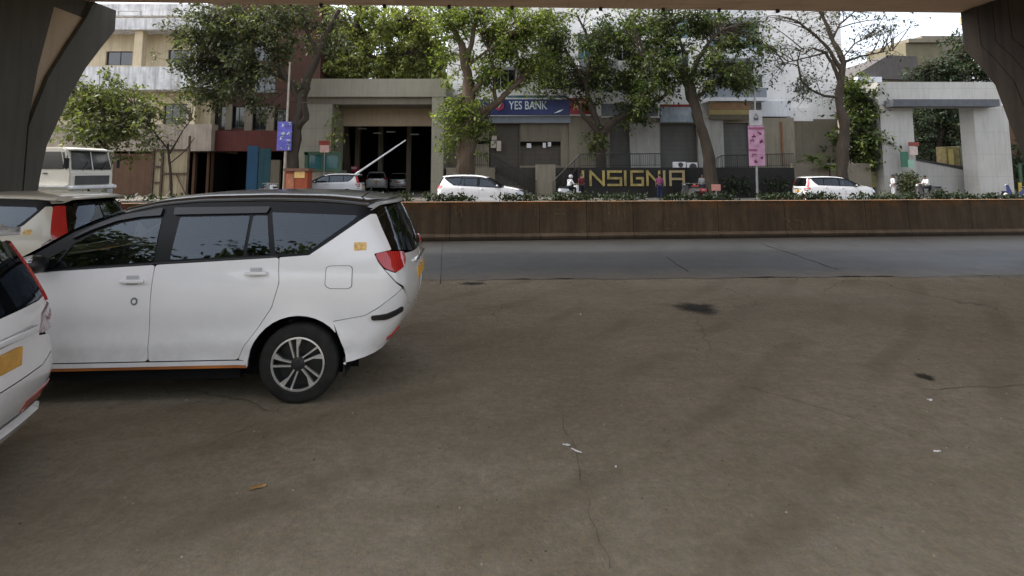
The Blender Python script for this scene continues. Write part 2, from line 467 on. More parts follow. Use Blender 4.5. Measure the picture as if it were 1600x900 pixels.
def innova(paint,roofm,label,cat,near=True):
    root=empty('people_carrier',(0,0,0),0,label,cat)
    b=CarBody(Wz=[(.2,.82),(.3,.868),(.36,.888),(.42,.872),(.50,.893),(.54,.893),(.63,.882),(.8,.897),(.95,.898),(1.05,.890),(1.14,.876),(1.22,.852),(1.4,.785),(1.6,.70),(1.7,.655),(1.8,.6)],
        Tx=[(-3.7,.86),(-3.3,.945),(-2.7,.99),(-2.0,1),(.1,1),(.5,.99),(.95,.96)],
        xr=[(.2,.70),(.38,.745),(.45,.775),(.55,.85),(.65,.905),(.8,.94),(.95,.95),(1.1,.94),(1.22,.905),(1.4,.825),(1.6,.725),(1.7,.67),(1.8,.62)],
        xf=[(.2,-3.45),(.4,-3.62),(.7,-3.66),(.85,-3.62),(1.0,-3.5),(1.15,-3.3),(1.3,-3.1),(1.8,-2.6)],
        zt=[(-3.7,.86),(-3.45,.97),(-3.1,1.06),(-2.7,1.12),(-2.5,1.165),(-2.35,1.25),(-2.0,1.475),(-1.7,1.61),(-1.35,1.69),(-1.0,1.722),(-.4,1.732),(.1,1.72),(.4,1.695),(.62,1.665),(.85,1.63)],
        hc=[(-3.7,.03),(-3.1,.07),(-2.6,.08),(-2.3,.06),(-1.8,.07),(-1.2,.075),(.3,.08),(.7,.07)])
    A=M['black_trim']; G=M['glass']; gb=M['gloss_black']
    ar=arc(0,.34,.415,-2,182,18)                       # rear (tail) side to front side of the rear wheel arch
    afr=arc(-2.75,.34,.415,-2,182,18)
    # dark inner skin, floor and wheel wells
    sh=[('s',.36,.33)]+arc(0,.34,.432,-2,182,14)+[('s',-.45,.33),('s',-2.29,.33)]+arc(-2.75,.34,.432,-2,182,14)+[('s',-3.2,.33),('f',-.3,.33),('f',0,.33),('f',0,.84)]
    sh=sh+[('s',-3.3,1.0),('s',-2.9,1.07),('s',-2.3,1.125),('s',-2.0,1.145),('s',-1.24,1.185),('s',-.2,1.235),('s',.05,1.245),('s',.25,1.38),('s',.45,1.52),('s',.53,1.57),('s',.60,1.50),('s',.70,1.24),('r',-.55,1.19),('r',-.3,1.185),('r',0,1.185),('r',0,.48),('r',-.5,.48)]
    b.whole('inner_shell',sh,M['under'],root,off=-.022,sp=.12,skirt=0)
    g=MB(); g.box(-3.3,-.66,.19,.35,.66,.36); g.box(-2.25,-.82,.22,-.5,.82,.345)
    for xa in (0,-2.75): g.tube([(xa,-.6,.34),(xa,.6,.34)],.05,8)
    g.tube([(.1,.35,.3),(.5,.35,.33)],.025,8)
    g.build('underbody',M['under'],root)
    for xa in (0,-2.75):
        for sg in (-1,1):
            g=MB(); n=16
            for (r_) in (.43,):
                v=[];f=[]
                for i in range(n+1):
                    a=R(-8+196*i/n); v+=[(xa+r_*math.cos(a),sg*.87,.34+r_*math.sin(a)),(xa+r_*math.cos(a),sg*.56,.34+r_*math.sin(a))]
                for i in range(n): f.append((2*i,2*i+1,2*i+3,2*i+2))
                g.add(v,f); g.add([(xa-.45,sg*.56,.2),(xa+.45,sg*.56,.2),(xa+.45,sg*.56,.8),(xa-.45,sg*.56,.8)],[(0,1,2,3)])
            g.build('wheel_well',M['under'],root)
    cabin(root,(-1.42,-.52,.22),.70,.42,-2.30,1.10)
    # body panels
    b.side('front_door',[(-2.30,1.128),(-2.0,1.150),(-1.240,1.190),(-1.242,.974),(-1.244,.392),(-2.2,.392),(-2.30,.55),(-2.33,.9)],paint,root,rnd=.03)
    b.side('rear_door',[(-1.234,1.190),(-.203,1.240),(-.178,1.03),(-.231,.823),(-.36,.625),(-.455,.50),(-.50,.392),(-1.238,.392)],paint,root,rnd=.025)
    q=[(-.197,1.241),(.055,1.256),(.25,1.392),(.45,1.536),(.535,1.60),(.574,1.598),(.64,1.47),(.70,1.36),(.738,1.284),(.618,1.262),(.66,1.19),(.703,1.135),(.76,1.06),(.80,1.0),(.835,.945),(.745,.86),(.672,.805),(.562,.742),(.295,.700)]
    q+= [p for p in ar[4:]]+[('s',-.44,.385),('s',-.494,.392),('s',-.449,.50),('s',-.354,.625),('s',-.225,.823),('s',-.172,1.03)]
    b.side('quarter_panel',q,paint,root,rnd=.012)
    b.side('sill',[(-.44,.382),(-2.30,.382),(-2.30,.345),(-.43,.345)],paint,root,off=-.004)
    b.side('sill_strip',[(-.43,.34),(-2.30,.34),(-2.30,.312),(-.43,.312)],M['orange_sill'],root,off=-.012)
    b.whole('rear_bumper',[('s',.385,.345)]+ar[0:4]+[('s',.295,.694),('s',.562,.736),('s',.675,.799),('s',.748,.855),('s',.838,.938),('r',-.60,.80),('r',-.5,.742),('r',0,.72),('r',0,.45),('r',-.5,.455),('s',.66,.418)],paint,root,rnd=.012)
    b.side('bumper_guard',[(.615,.738),(.74,.745),('r',-.72,.78),('r',-.70,.735),(.73,.695),(.625,.70)],A,root,off=.016,rnd=.02,skirt=.03)
    b.side('rear_reflector',[('r',-.74,.515),('r',-.55,.55),('r',-.54,.52),('r',-.73,.487)],M['red_lamp'],root,off=.012)
    b.whole('tailgate',[('s',.714,1.128),('s',.79,1.085),('r',-.70,1.12),('r',-.60,1.18),('r',-.585,1.228),('r',-.3,1.205),('r',0,1.20),('r',0,.727),('r',-.5,.749),('r',-.605,.81),('s',.844,.95),('s',.80,1.012)],paint,root,rnd=.012)
    b.whole('rear_window',[('s',.580,1.594),('s',.644,1.47),('s',.705,1.36),('s',.744,1.280),('r',-.60,1.262),('r',-.3,1.212),('r',0,1.207),('r',0,1.66),('r',-.45,1.655),('s',.56,1.635)],M['glass'],root,off=.001)
    b.side('tail_lamp',[(.626,1.258),(.70,1.268),('r',-.76,1.27),('r',-.605,1.245),('r',-.61,1.185),('r',-.70,1.125),(.79,1.09),(.712,1.137),(.668,1.19)],M['red_lamp'],root,off=.014,rnd=.03,skirt=.03)
    g=MB(); xr_=b.xr(.98); g.bev(xr_-.02,-.24,.93,xr_+.002,.24,1.04,.003); g.build('number_plate',M['plate_yellow'],root)
    g=MB(); xr_=b.xr(1.13); g.bev(xr_-.03,-.36,1.105,xr_+.010,.36,1.14,.008); g.build('garnish',M['chrome'],root,True)
    # glasshouse
    sr=[(-2.31,1.132),(-2.0,1.155),(-1.24,1.196),(-.2,1.246),(.058,1.262),(.25,1.400),(.45,1.545),(.528,1.606),(.57,1.606),(.55,1.655),(.4,1.684),(.1,1.708),(-.4,1.72),(-1.0,1.71),(-1.35,1.678),(-1.7,1.60),(-2.0,1.465),(-2.2,1.33),(-2.34,1.235)]
    FW=[(-2.06,1.178),(-1.262,1.216),(-1.292,1.575),(-1.45,1.565),(-1.62,1.535),(-1.80,1.468),(-1.97,1.365)]
    CW=[(-2.25,1.165),(-2.09,1.177),(-2.02,1.325),(-2.12,1.26)]; RW=[(-1.125,1.228),(-.515,1.256),(-.525,1.592),(-1.135,1.582)]
    RC=[(-.485,1.258),(-.285,1.264),(-.37,1.594),(-.495,1.592)]; QW=[(-.235,1.270),(.03,1.275),(.22,1.415),(.41,1.555),(.435,1.590),(-.335,1.622)]
    b.side('window_surround',sr,gb,root,off=-.002,holes=[FW,CW,RW,RC,QW])
    b.side('front_window',[(-2.06,1.178),(-1.262,1.216),(-1.292,1.575),(-1.45,1.565),(-1.62,1.535),(-1.80,1.468),(-1.97,1.365)],G,root,off=.003,rnd=.02,skirt=0)
    b.side('corner_window',[(-2.25,1.165),(-2.09,1.177),(-2.02,1.325),(-2.12,1.26)],G,root,off=.003,rnd=.015,skirt=0)
    b.side('rear_door_window',[(-1.125,1.228),(-.515,1.256),(-.525,1.592),(-1.135,1.582)],G,root,off=.003,rnd=.02,skirt=0)
    b.side('rear_corner_window',[(-.485,1.258),(-.285,1.264),(-.37,1.594),(-.495,1.592)],G,root,off=.003,rnd=.02,skirt=0)
    b.side('quarter_window',[(-.235,1.270),(.03,1.275),(.22,1.415),(.41,1.555),(.435,1.590),(-.335,1.622)],G,root,off=.003,rnd=.02,skirt=0)
    b.side('window_visor',[(-1.30,1.66),(-1.30,1.595),(-1.48,1.583),(-1.66,1.55),(-1.85,1.475),(-1.99,1.40),(-1.96,1.44),(-1.80,1.535),(-1.62,1.60)],M['smoke'],root,off=.022,rnd=.01,skirt=.02)
    b.side('window_visor',[(-.355,1.668),(-1.20,1.662),(-1.19,1.60),(-.375,1.612)],M['smoke'],root,off=.022,rnd=.012,skirt=.02)
    b.side('belt_trim',[(-2.2,1.152),(-1.25,1.206),(-.21,1.254),(-.21,1.243),(-1.24,1.195),(-2.2,1.14)],A,root,off=.008,skirt=.012)
    # top surfaces
    b.top('roof',-1.75,.68,roofm,root,nx=36,ny=28,rear=.17,thick=.03,front=.12)
    g=MB()
    b.top('windscreen',-2.48,-1.76,G,root,nx=14,ny=20,inset=.03,front=.0)
    b.top('bonnet',-3.52,-2.50,paint,root,nx=18,ny=18,front=.3)
    # spoiler lip under the roof's trailing edge
    V=[]
    xs0=[]
    for t in np.linspace(-1,1,15):
        xe=.68-.17*abs(t)**2.5; z=b.zt(xe); w=b.W(xe,z)*t
        zz=z+b.hc(xe)*(max(0,1-abs(t)**2.6))**(1/2.6)
        xs0.append((xe,w*.97,zz))
    g=MB(); v=[];f=[]
    for (x,y,z) in xs0: v+=[(x-.06,y,z-.002),(x+.05,y,z-.028),(x+.045,y,z-.045),(x-.05,y,z-.05)]
    for i in range(14):
        for k in range(4): a=4*i; f.append((a+k,a+(k+1)%4,a+4+(k+1)%4,a+4+k))
    g.add(v,f); g.build('spoiler',M['silver_paint'] if roofm is M['black_roof'] else paint,root,True)
    # nose
    b.whole('front_bumper',[('s',-3.17,.345),('s',-3.168,.38),('s',-3.13,.52),('s',-3.08,.60),('s',-3.2,.72),('f',-.72,.72),('f',-.5,.62),('f',0,.60),('f',0,.30),('f',-.5,.30)],paint,root,rnd=.02)
    b.whole('grille',[('f',-.66,.735),('f',-.48,.63),('f',0,.61),('f',0,.86),('f',-.5,.88)],gb,root,rnd=.01)
    b.side('headlamp',[('f',-.67,.76),('f',-.51,.89),('s',-3.30,.97),('s',-3.1,.93),('s',-3.2,.80)],M['head_lamp'],root,off=.004,rnd=.02)
    b.side('front_fender',[(-2.31,.392),(-2.335,.9),(-2.31,1.125),(-2.5,1.152),(-2.8,1.09),(-3.08,1.05),(-3.28,.985),(-3.09,.925),(-3.18,.80),(-3.19,.73),(-3.075,.61)]+[p for p in afr[4:]],paint,root,rnd=.01)
    # details
    handle(root,b,-1.395,1.062,paint); handle(root,b,-.37,1.115,paint)
    mirror_part(root,b,-2.13,1.20,M['black_trim'],M['silver_paint'])
    fl=[(.215,1.155),(.25,1.168),(.42,1.168),(.445,1.15),(.45,.99),(.42,.972),(.26,.975),(.215,1.0)]
    V,F=b.panel(fl,off=.003,skirt=0,rnd=.02); mk('fuel_lid_gap',V,F,M['gap'],root,True)
    cx,cz=.333,1.07
    V,F=b.panel([(cx+(x-cx)*.955,cz+(z-cz)*.955) for x,z in fl],off=.006,skirt=0,rnd=.02); mk('fuel_lid',V,F,paint,root,True)
    V,F=b.panel([(.435,1.36),(.545,1.358),(.55,1.292),(.44,1.288)],off=.002,skirt=0,rnd=.01); mk('sticker',V,F,M['sticker'],root,True)
    V,F=b.panel([(-1.37+.03*math.cos(i*.63),.893+.034*math.sin(i*.63)) for i in range(10)],off=.002,skirt=0); mk('door_emblem',V,F,M['emblem'],root,True)
    V,F=b.panel([(-1.37+.016*math.cos(i*.63),.893+.018*math.sin(i*.63)) for i in range(10)],off=.0035,skirt=0); mk('door_emblem_centre',V,F,paint,root,True)
    g=MB(); g.tube([(.42,-.5,1.745),(.50,-.5,1.80),(.60,-.49,1.93)][:2]+[(.52,-.5,1.84)],.006,6); 
    g.build('aerial',M['black_trim'],root)
    for y in (-.86,.66):
        g=MB(); g.box(.385,y,.22,.40,y+.2,.38); g.build('mud_flap',M['rubber'],root)
    for xa in (0,-2.75):
        for sg in (-1,1): wheel_parts(root,xa,sg*.765,.338,.215,sg,.226)
    return root
M['smoke']=plain('smoked_visor',(.02,.02,.022),.2,spec=.45,var=.1)
M['gap']=plain('panel_gap',(.05,.05,.05),.6)
M['emblem']=plain('grey_emblem',(.16,.16,.17),.4,var=.3,scale=40)

def compact(paint,roofm,label,cat,sticker=True):
    """smaller seven-seat wagon with tall lamps beside the rear window"""
    root=empty('people_carrier',(0,0,0),0,label,cat)
    b=CarBody(Wz=[(.18,.80),(.28,.838),(.45,.855),(.7,.868),(.9,.866),(1.0,.858),(1.1,.842),(1.3,.77),(1.5,.69),(1.6,.645),(1.7,.6)],
        Tx=[(-3.6,.86),(-3.2,.945),(-2.7,.99),(-2.0,1),(.0,1),(.4,.985),(.8,.95)],
        xr=[(.2,.66),(.32,.74),(.45,.83),(.6,.86),(.7,.84),(.85,.815),(1.0,.80),(1.1,.775),(1.3,.70),(1.5,.61),(1.6,.56),(1.7,.5)],
        xf=[(.2,-3.4),(.4,-3.53),(.7,-3.55),(.85,-3.5),(1.0,-3.35),(1.15,-3.2),(1.3,-3.0),(1.7,-2.6)],
        zt=[(-3.6,.83),(-3.3,.95),(-2.9,1.03),(-2.6,1.08),(-2.4,1.14),(-2.2,1.25),(-1.9,1.42),(-1.6,1.53),(-1.3,1.595),(-.9,1.62),(-.3,1.625),(.2,1.61),(.5,1.585),(.7,1.56)],
        hc=[(-3.6,.03),(-3.1,.06),(-2.5,.07),(-2.0,.06),(-1.2,.065),(.3,.07),(.7,.06)],rcr=.22,kr=.09,wheels=(0,-2.74),axle=.315,arch=.375)
    A=M['black_trim']; G=M['glass']; gb=M['gloss_black']
    ar=arc(0,.315,.38,-2,182,16); afr=arc(-2.74,.315,.38,-2,182,16)
    sh=[('s',.38,.28)]+arc(0,.315,.395,-2,182,12)+[('s',-.42,.28),('s',-2.3,.28)]+arc(-2.74,.315,.395,-2,182,12)+[('s',-3.15,.28),('f',-.3,.3),('f',0,.3),('f',0,.82)]
    sh+= [('s',-3.2,.97),('s',-2.7,1.02),('s',-2.2,1.06),('s',-1.2,1.10),('s',-.25,1.13),('s',.05,1.14),('s',.2,1.25),('s',.35,1.46),('s',.42,1.46),('s',.5,1.08),('r',-.55,1.06),('r',0,1.06),('r',0,.33),('r',-.5,.33)]
    b.whole('inner_shell',sh,M['under'],root,off=-.022,sp=.12,skirt=0)
    g=MB(); g.box(-3.2,-.62,.2,.62,.62,.32); g.box(-2.2,-.74,.22,-.5,.74,.3); g.build('underbody',M['under'],root)
    for xa in (0,-2.74):
        for sg in (-1,1):
            v=[];f=[];n=14
            for i in range(n+1):
                a=R(-8+196*i/n); v+=[(xa+.395*math.cos(a),sg*.83,.315+.395*math.sin(a)),(xa+.395*math.cos(a),sg*.54,.315+.395*math.sin(a))]
            for i in range(n): f.append((2*i,2*i+1,2*i+3,2*i+2))
            g=MB(); g.add(v,f); g.add([(xa-.42,sg*.54,.18),(xa+.42,sg*.54,.18),(xa+.42,sg*.54,.74),(xa-.42,sg*.54,.74)],[(0,1,2,3)]); g.build('wheel_well',M['under'],root)
    cabin(root,(-1.35,-.5,.15),.62,.40,-2.22,1.03)
    b.side('front_door',[(-2.2,1.07),(-1.21,1.105),(-1.215,.33),(-2.1,.33),(-2.2,.5),(-2.24,.85)],paint,root,rnd=.03)
    b.side('rear_door',[(-1.204,1.105),(-.25,1.135),(-.21,.95),(-.28,.75),(-.40,.58),(-.48,.33),(-1.209,.33)],paint,root,rnd=.03)
    q=[(-.244,1.136),(.05,1.15),(.20,1.26),(.34,1.44),(.37,1.50),(.43,1.50),(.46,1.44),(.565,1.12),(.575,1.07),(.50,1.0),(.49,.93),(.62,.86),(.66,.78),(.60,.66),(.35,.60)]+ar[4:]+[('s',-.42,.33),('s',-.474,.33),('s',-.394,.58),('s',-.274,.75),('s',-.204,.95)]
    b.side('quarter_panel',q,paint,root,rnd=.012)
    b.side('sill',[(-.42,.325),(-2.28,.325),(-2.28,.25),(-.42,.25)],A,root,off=-.004)
    b.whole('rear_bumper',[('s',.40,.29)]+ar[0:4]+[('s',.35,.594),('s',.60,.654),('s',.655,.70),('r',-.66,.70),('r',-.5,.655),('r',0,.645),('r',0,.31),('r',-.5,.31)],paint,root,rnd=.015)
    b.whole('bumper_step',[('r',-.79,.415),('r',-.5,.40),('r',0,.40),('r',0,.372),('r',-.5,.372),('r',-.79,.385)],A,root,off=.003,skirt=0)
    b.whole('bumper_lip',[('s',.62,.345),('r',-.6,.35),('r',0,.35),('r',0,.285),('r',-.6,.285),('s',.6,.29)],paint,root,off=.045,rnd=.02,skirt=.06)
    b.side('rear_reflector',[('r',-.76,.505),('r',-.36,.475),('r',-.36,.405),('r',-.76,.43)],M['red_lamp'],root,off=.006,rnd=.01)
    b.whole('tailgate',[('s',.578,1.06),('r',-.70,1.035),('r',-.56,1.0),('r',-.5,.86),('s',.665,.80),('s',.664,.712),('r',-.66,.712),('r',-.5,.664),('r',0,.654),('r',0,1.075),('r',-.55,1.085),('r',-.66,1.10),('s',.565,1.10)],paint,root,rnd=.01)
    b.whole('rear_window',[('r',-.655,1.115),('r',-.55,1.095),('r',0,1.085),('r',0,1.535),('r',-.40,1.53),('r',-.53,1.50)],G,root,off=.001)
    b.side('pillar_lamp',[('s',.437,1.498),('r',-.54,1.50),('r',-.60,1.35),('r',-.665,1.12),('r',-.70,1.05),('s',.585,1.065),('s',.545,1.17),('s',.485,1.36)],M['red_lamp'],root,off=.014,rnd=.02,skirt=.03)
    b.side('tail_lamp',[('s',.50,.995),('s',.575,1.05),('r',-.72,1.03),('r',-.57,.995),('r',-.51,.87),('s',.655,.86),('s',.50,.935)],M['clear_lamp'],root,off=.012,rnd=.02,skirt=.03)
    b.side('lamp_bar',[('s',.54,.985),('r',-.74,.985),('r',-.62,.955),('r',-.62,.93),('s',.56,.95)],M['red_lamp'],root,off=.018,rnd=.008,skirt=0)
    x_=b.xr(.80); g=MB(); g.bev(x_-.01,-.25,.745,x_+.014,.25,.865,.006); g.build('number_plate',M['plate_yellow'],root)
    x_=b.xr(.93); g=MB(); g.bev(x_-.03,-.42,.905,x_+.022,.42,.955,.012); g.build('garnish',M['chrome'],root,True)
    sr=[(-2.2,1.075),(-1.21,1.112),(-.25,1.142),(.045,1.157),(.192,1.265),(.332,1.445),(.362,1.507),(.43,1.507),(.38,1.57),(.1,1.598),(-.4,1.612),(-.9,1.607),(-1.3,1.58),(-1.6,1.515),(-1.9,1.405),(-2.12,1.27),(-2.22,1.19)]
    FW=[(-2.02,1.105),(-1.24,1.135),(-1.26,1.50),(-1.5,1.475),(-1.75,1.40),(-1.95,1.28)]; RW=[(-1.15,1.138),(-.30,1.165),(-.35,1.515),(-1.16,1.51)]; QW=[(-.25,1.168),(.03,1.18),(.17,1.29),(.30,1.45),(.26,1.49),(-.29,1.51)]
    b.side('window_surround',sr,gb,root,off=-.002,holes=[FW,RW,QW])
    b.side('front_window',[(-2.02,1.105),(-1.24,1.135),(-1.26,1.50),(-1.5,1.475),(-1.75,1.40),(-1.95,1.28)],G,root,off=.003,rnd=.02,skirt=0)
    b.side('rear_door_window',[(-1.15,1.138),(-.30,1.165),(-.35,1.515),(-1.16,1.51)],G,root,off=.003,rnd=.02,skirt=0)
    b.side('quarter_window',[(-.25,1.168),(.03,1.18),(.17,1.29),(.30,1.45),(.26,1.49),(-.29,1.51)],G,root,off=.003,rnd=.02,skirt=0)
    b.top('roof',-1.66,.60,roofm,root,nx=32,ny=26,rear=.15,thick=.03,front=.12)
    b.top('windscreen',-2.38,-1.67,G,root,nx=14,ny=18,inset=.03)
    b.top('bonnet',-3.42,-2.40,paint,root,nx=16,ny=16,front=.3)
    g=MB(); v=[];f=[]
    for t in np.linspace(-1,1,15):
        xe=.60-.15*abs(t)**2.5; z=b.zt(xe); w=b.W(xe,z)*t; zz=z+b.hc(xe)*(max(0,1-abs(t)**2.6))**(1/2.6)
        v+=[(xe-.08,w*.97,zz+.004),(xe+.12,w*.95,zz-.02),(xe+.115,w*.95,zz-.045),(xe-.06,w*.97,zz-.055)]
    for i in range(14):
        for k in range(4): a=4*i; f.append((a+k,a+(k+1)%4,a+4+(k+1)%4,a+4+k))
    g.add(v,f); g.build('spoiler',roofm,root,True)
    b.whole('front_bumper',[('s',-3.14,.29),('s',-3.1,.45),('s',-3.05,.56),('s',-3.2,.68),('f',-.7,.68),('f',-.5,.60),('f',0,.58),('f',0,.26),('f',-.5,.26)],paint,root,rnd=.02)
    b.whole('grille',[('f',-.62,.70),('f',-.48,.61),('f',0,.59),('f',0,.80),('f',-.5,.81)],gb,root,rnd=.01)
    b.side('headlamp',[('f',-.63,.71),('f',-.5,.83),('s',-3.2,.93),('s',-3.0,.88),('s',-3.1,.75)],M['head_lamp'],root,off=.004,rnd=.02)
    b.side('front_fender',[(-2.21,.33),(-2.25,.85),(-2.21,1.065),(-2.4,1.10),(-2.75,1.045),(-3.0,1.0),(-3.18,.945),(-2.99,.885),(-3.09,.76),(-3.10,.69),(-3.04,.575)]+afr[4:],paint,root,rnd=.01)
    handle(root,b,-1.36,.985,paint,.17); handle(root,b,-.40,1.01,paint,.17)
    mirror_part(root,b,-2.05,1.11,M['black_trim'],paint)
    if sticker:
        V,F=b.panel([(.22,1.20),(.33,1.20),(.335,1.13),(.225,1.13)],off=.002,skirt=0,rnd=.01); mk('sticker',V,F,M['sticker'],root,True)
    for xa in (0,-2.74):
        for sg in (-1,1): wheel_parts(root,xa,sg*.74,.313,.19,sg,.205,'plain')
    return root
# ------------------------------------------------------------------ ground, road, flyover
def groundm(name,c1,c2,c3,rough=.9,spec=.25,crack=True,streak=None,nearc=None,edge=None):
    m,t,b=nt(name); v=coords(t,world=True)
    big=noisef(t,v,.35,6,.6,.3,.7); mid=noisef(t,v,2.2,8,.7,.3,.75); fine=noisef(t,v,48,5,.75,.28,.72)
    grit=noisef(t,v,260,2,.6,.3,.7)
    a=mixc(t,big,c1,c2); a=mixc(t,mulf(t,mid,.55),a,c3)
    a=mixc(t,mulf(t,fine,.5),a,[x*.45 for x in c1]); a=mixc(t,mulf(t,grit,.3),a,[min(1,x*2.0) for x in c2])
    if nearc:
        sy=t.nodes.new('ShaderNodeSeparateXYZ'); t.links.new(v,sy.inputs[0]); yn=t.nodes.new('ShaderNodeMath'); yn.operation='MULTIPLY_ADD'; yn.inputs[1].default_value=2.5; t.links.new(mid,yn.inputs[0]); t.links.new(sy.outputs[1],yn.inputs[2])
        rn=t.nodes.new('ShaderNodeMapRange'); rn.inputs[1].default_value=3.6; rn.inputs[2].default_value=7.6; t.links.new(yn.outputs[0],rn.inputs[0])
        a=mixc(t,rn.outputs[0],mixc(t,.75,a,mixc(t,mid,nearc,[x*.78 for x in nearc])),a); gr_=noisef(t,v,34,5,.75,.2,.8); a=mixc(t,.38,a,mixc(t,gr_,[x*.35 for x in nearc],[x*1.75 for x in nearc]))
    if streak:
        bl_=noisef(t,v,.30,6,.62,.40,.62); a=mixc(t,mulf(t,bl_,.55),a,[x*.55 for x in c1])
        tw_=noisef(t,coords(t,(.10,.9,1),True),1.6,4,.6,.52,.66); mo_=noisef(t,v,7,7,.72,.36,.68); a=mixc(t,mulf(t,mo_,.5),a,[x*.52 for x in c1]); mo2=noisef(t,v,19,5,.7,.45,.7); a=mixc(t,mulf(t,mo2,.42),a,[min(1,x*1.5) for x in c2]); a=mixc(t,mulf(t,tw_,.16),a,[x*.5 for x in c1])
        wv=t.nodes.new('ShaderNodeTexWave'); wv.wave_type='RINGS'; wv.rings_direction='Z'; wv.inputs['Scale'].default_value=.34; wv.inputs['Distortion'].default_value=3.5; wv.inputs['Detail'].default_value=3; wv.inputs['Detail Scale'].default_value=.6
        mpw=t.nodes.new('ShaderNodeMapping'); mpw.inputs['Location'].default_value=(14,-22,0); t.links.new(v,mpw.inputs['Vector']); t.links.new(mpw.outputs[0],wv.inputs['Vector'])
        rw_=t.nodes.new('ShaderNodeMapRange'); rw_.inputs[1].default_value=.72; rw_.inputs[2].default_value=.98; t.links.new(wv.outputs['Fac'],rw_.inputs[0])
        a=mixc(t,mulf(t,mulf(t,rw_.outputs[0],noisef(t,v,.8,4,.6,.42,.62)),.42),a,[x*.5 for x in c1])
        st=noisef(t,coords(t,streak,True),1,5,.6,.4,.75); a=mixc(t,mulf(t,st,.22),a,[x*.55 for x in c1])
    if crack:
        vo=t.nodes.new('ShaderNodeTexVoronoi'); vo.feature='DISTANCE_TO_EDGE'; vo.inputs['Scale'].default_value=.33
        wn=t.nodes.new('ShaderNodeTexNoise'); wn.inputs['Scale'].default_value=2.5; wn.inputs['Detail'].default_value=6; t.links.new(v,wn.inputs['Vector'])
        vm=t.nodes.new('ShaderNodeVectorMath'); vm.operation='MULTIPLY_ADD'; vm.inputs[1].default_value=(.35,.35,.35)
        t.links.new(wn.outputs['Color'],vm.inputs[0]); t.links.new(v,vm.inputs[2]); t.links.new(vm.outputs[0],vo.inputs['Vector'])
        r=t.nodes.new('ShaderNodeMapRange'); r.inputs[1].default_value=0; r.inputs[2].default_value=.006; r.inputs[3].default_value=1; r.inputs[4].default_value=0
        t.links.new(vo.outputs['Distance'],r.inputs[0]); msk=noisef(t,v,.5,3,.5,.5,.62)
        a=mixc(t,mulf(t,mulf(t,r.outputs[0],msk),.55),a,(.02,.017,.014))
    if edge:                       # dust blown over the near edge, grime along the wall
        sy=t.nodes.new('ShaderNodeSeparateXYZ'); t.links.new(v,sy.inputs[0])
        def lin(kx,k0,sgn):
            m1=t.nodes.new('ShaderNodeMath'); m1.operation='MULTIPLY_ADD'; m1.inputs[1].default_value=-kx; m1.inputs[2].default_value=-k0; t.links.new(sy.outputs[0],m1.inputs[0])
            m2=t.nodes.new('ShaderNodeMath'); m2.operation='ADD'; t.links.new(sy.outputs[1],m2.inputs[0]); t.links.new(m1.outputs[0],m2.inputs[1])
            m3=t.nodes.new('ShaderNodeMath'); m3.operation='MULTIPLY_ADD'; m3.inputs[1].default_value=sgn; t.links.new(m2.outputs[0],m3.inputs[0]); t.links.new(mulf(t,mid,-1.0),m3.inputs[2])
            r_=t.nodes.new('ShaderNodeMapRange'); r_.inputs[1].default_value=-.7; r_.inputs[2].default_value=.55; r_.inputs[3].default_value=1; r_.inputs[4].default_value=0; t.links.new(m3.outputs[0],r_.inputs[0]); return r_.outputs[0]
        a=mixc(t,mulf(t,lin(.035,9.665,1),.9),a,edge); a=mixc(t,mulf(t,lin(.078,15.05,-1),.8),a,(.022,.018,.013))
    t.links.new(a,b.inputs['Base Color']); b.inputs['Specular IOR Level'].default_value=spec
    rr=t.nodes.new('ShaderNodeMapRange'); rr.inputs[3].default_value=rough; rr.inputs[4].default_value=rough*.62; t.links.new(big,rr.inputs[0]); t.links.new(rr.outputs[0],b.inputs['Roughness'])
    n1=t.nodes.new('ShaderNodeMath'); n1.operation='MULTIPLY_ADD'; n1.inputs[1].default_value=.6
    t.links.new(fine,n1.inputs[0]); t.links.new(mid,n1.inputs[2]); bump(t,b,n1.outputs[0],.6,.014)
    return m
M['dust']=groundm('dusty_concrete',(.205,.156,.090),(.24,.19,.118),(.125,.092,.05),streak=(.25,1.6,1),nearc=(.30,.272,.22))
M['asphalt']=groundm('worn_asphalt',(.036,.036,.034),(.05,.05,.048),(.026,.025,.024),rough=.58,spec=.4,streak=(.12,2.2,1),edge=(.13,.10,.063))
M['far_asphalt']=groundm('far_asphalt',(.05,.049,.047),(.065,.064,.06),(.04,.039,.037),rough=.8,crack=False)
M['paving']=groundm('footpath_paving',(.16,.145,.125),(.2,.18,.155),(.11,.10,.085),crack=False)
def sheet(name,pts,z,m):
    return tag(mk(name,[(x,y,z) for x,y in pts],[tuple(range(len(pts)))],m),kind='structure')
def yl(a,b,x): return a+b*x               # street lines are nearly parallel to the picture
EDGE=lambda x: 9.665+.035*x
WALL=lambda x: 15.05+.078*x
sheet('ground',[(-1500,-1500),(1500,-1500),(1500,2500),(-1500,2500)],-.02,M['far_asphalt'])
sheet('parking_ground',[(-70,-60),(70,-60),(70,EDGE(70)),(-70,EDGE(-70))],0,M['dust'])
# near carriageway: meets the dusty strip along an uneven edge
ed=[]
for i in range(1401):
    x=-70+140*i/1400; ed.append((x,EDGE(x)+.16*noise.noise((x*.7,3,0))+.12*noise.noise((x*2.6,1,0))))
sheet('road',ed+[(70,WALL(70)),(-70,WALL(-70))],.006,M['asphalt'])
sheet('far_road',[(-70,WALL(-70)+.3),(70,WALL(70)+.3),(70,32.2),(-70,32.2)],.004,M['far_asphalt'])
pv=MB(); pv.box(-70,32.2,-.1,70,60,.14); tag(pv.build('pavement',M['paving']),kind='structure')
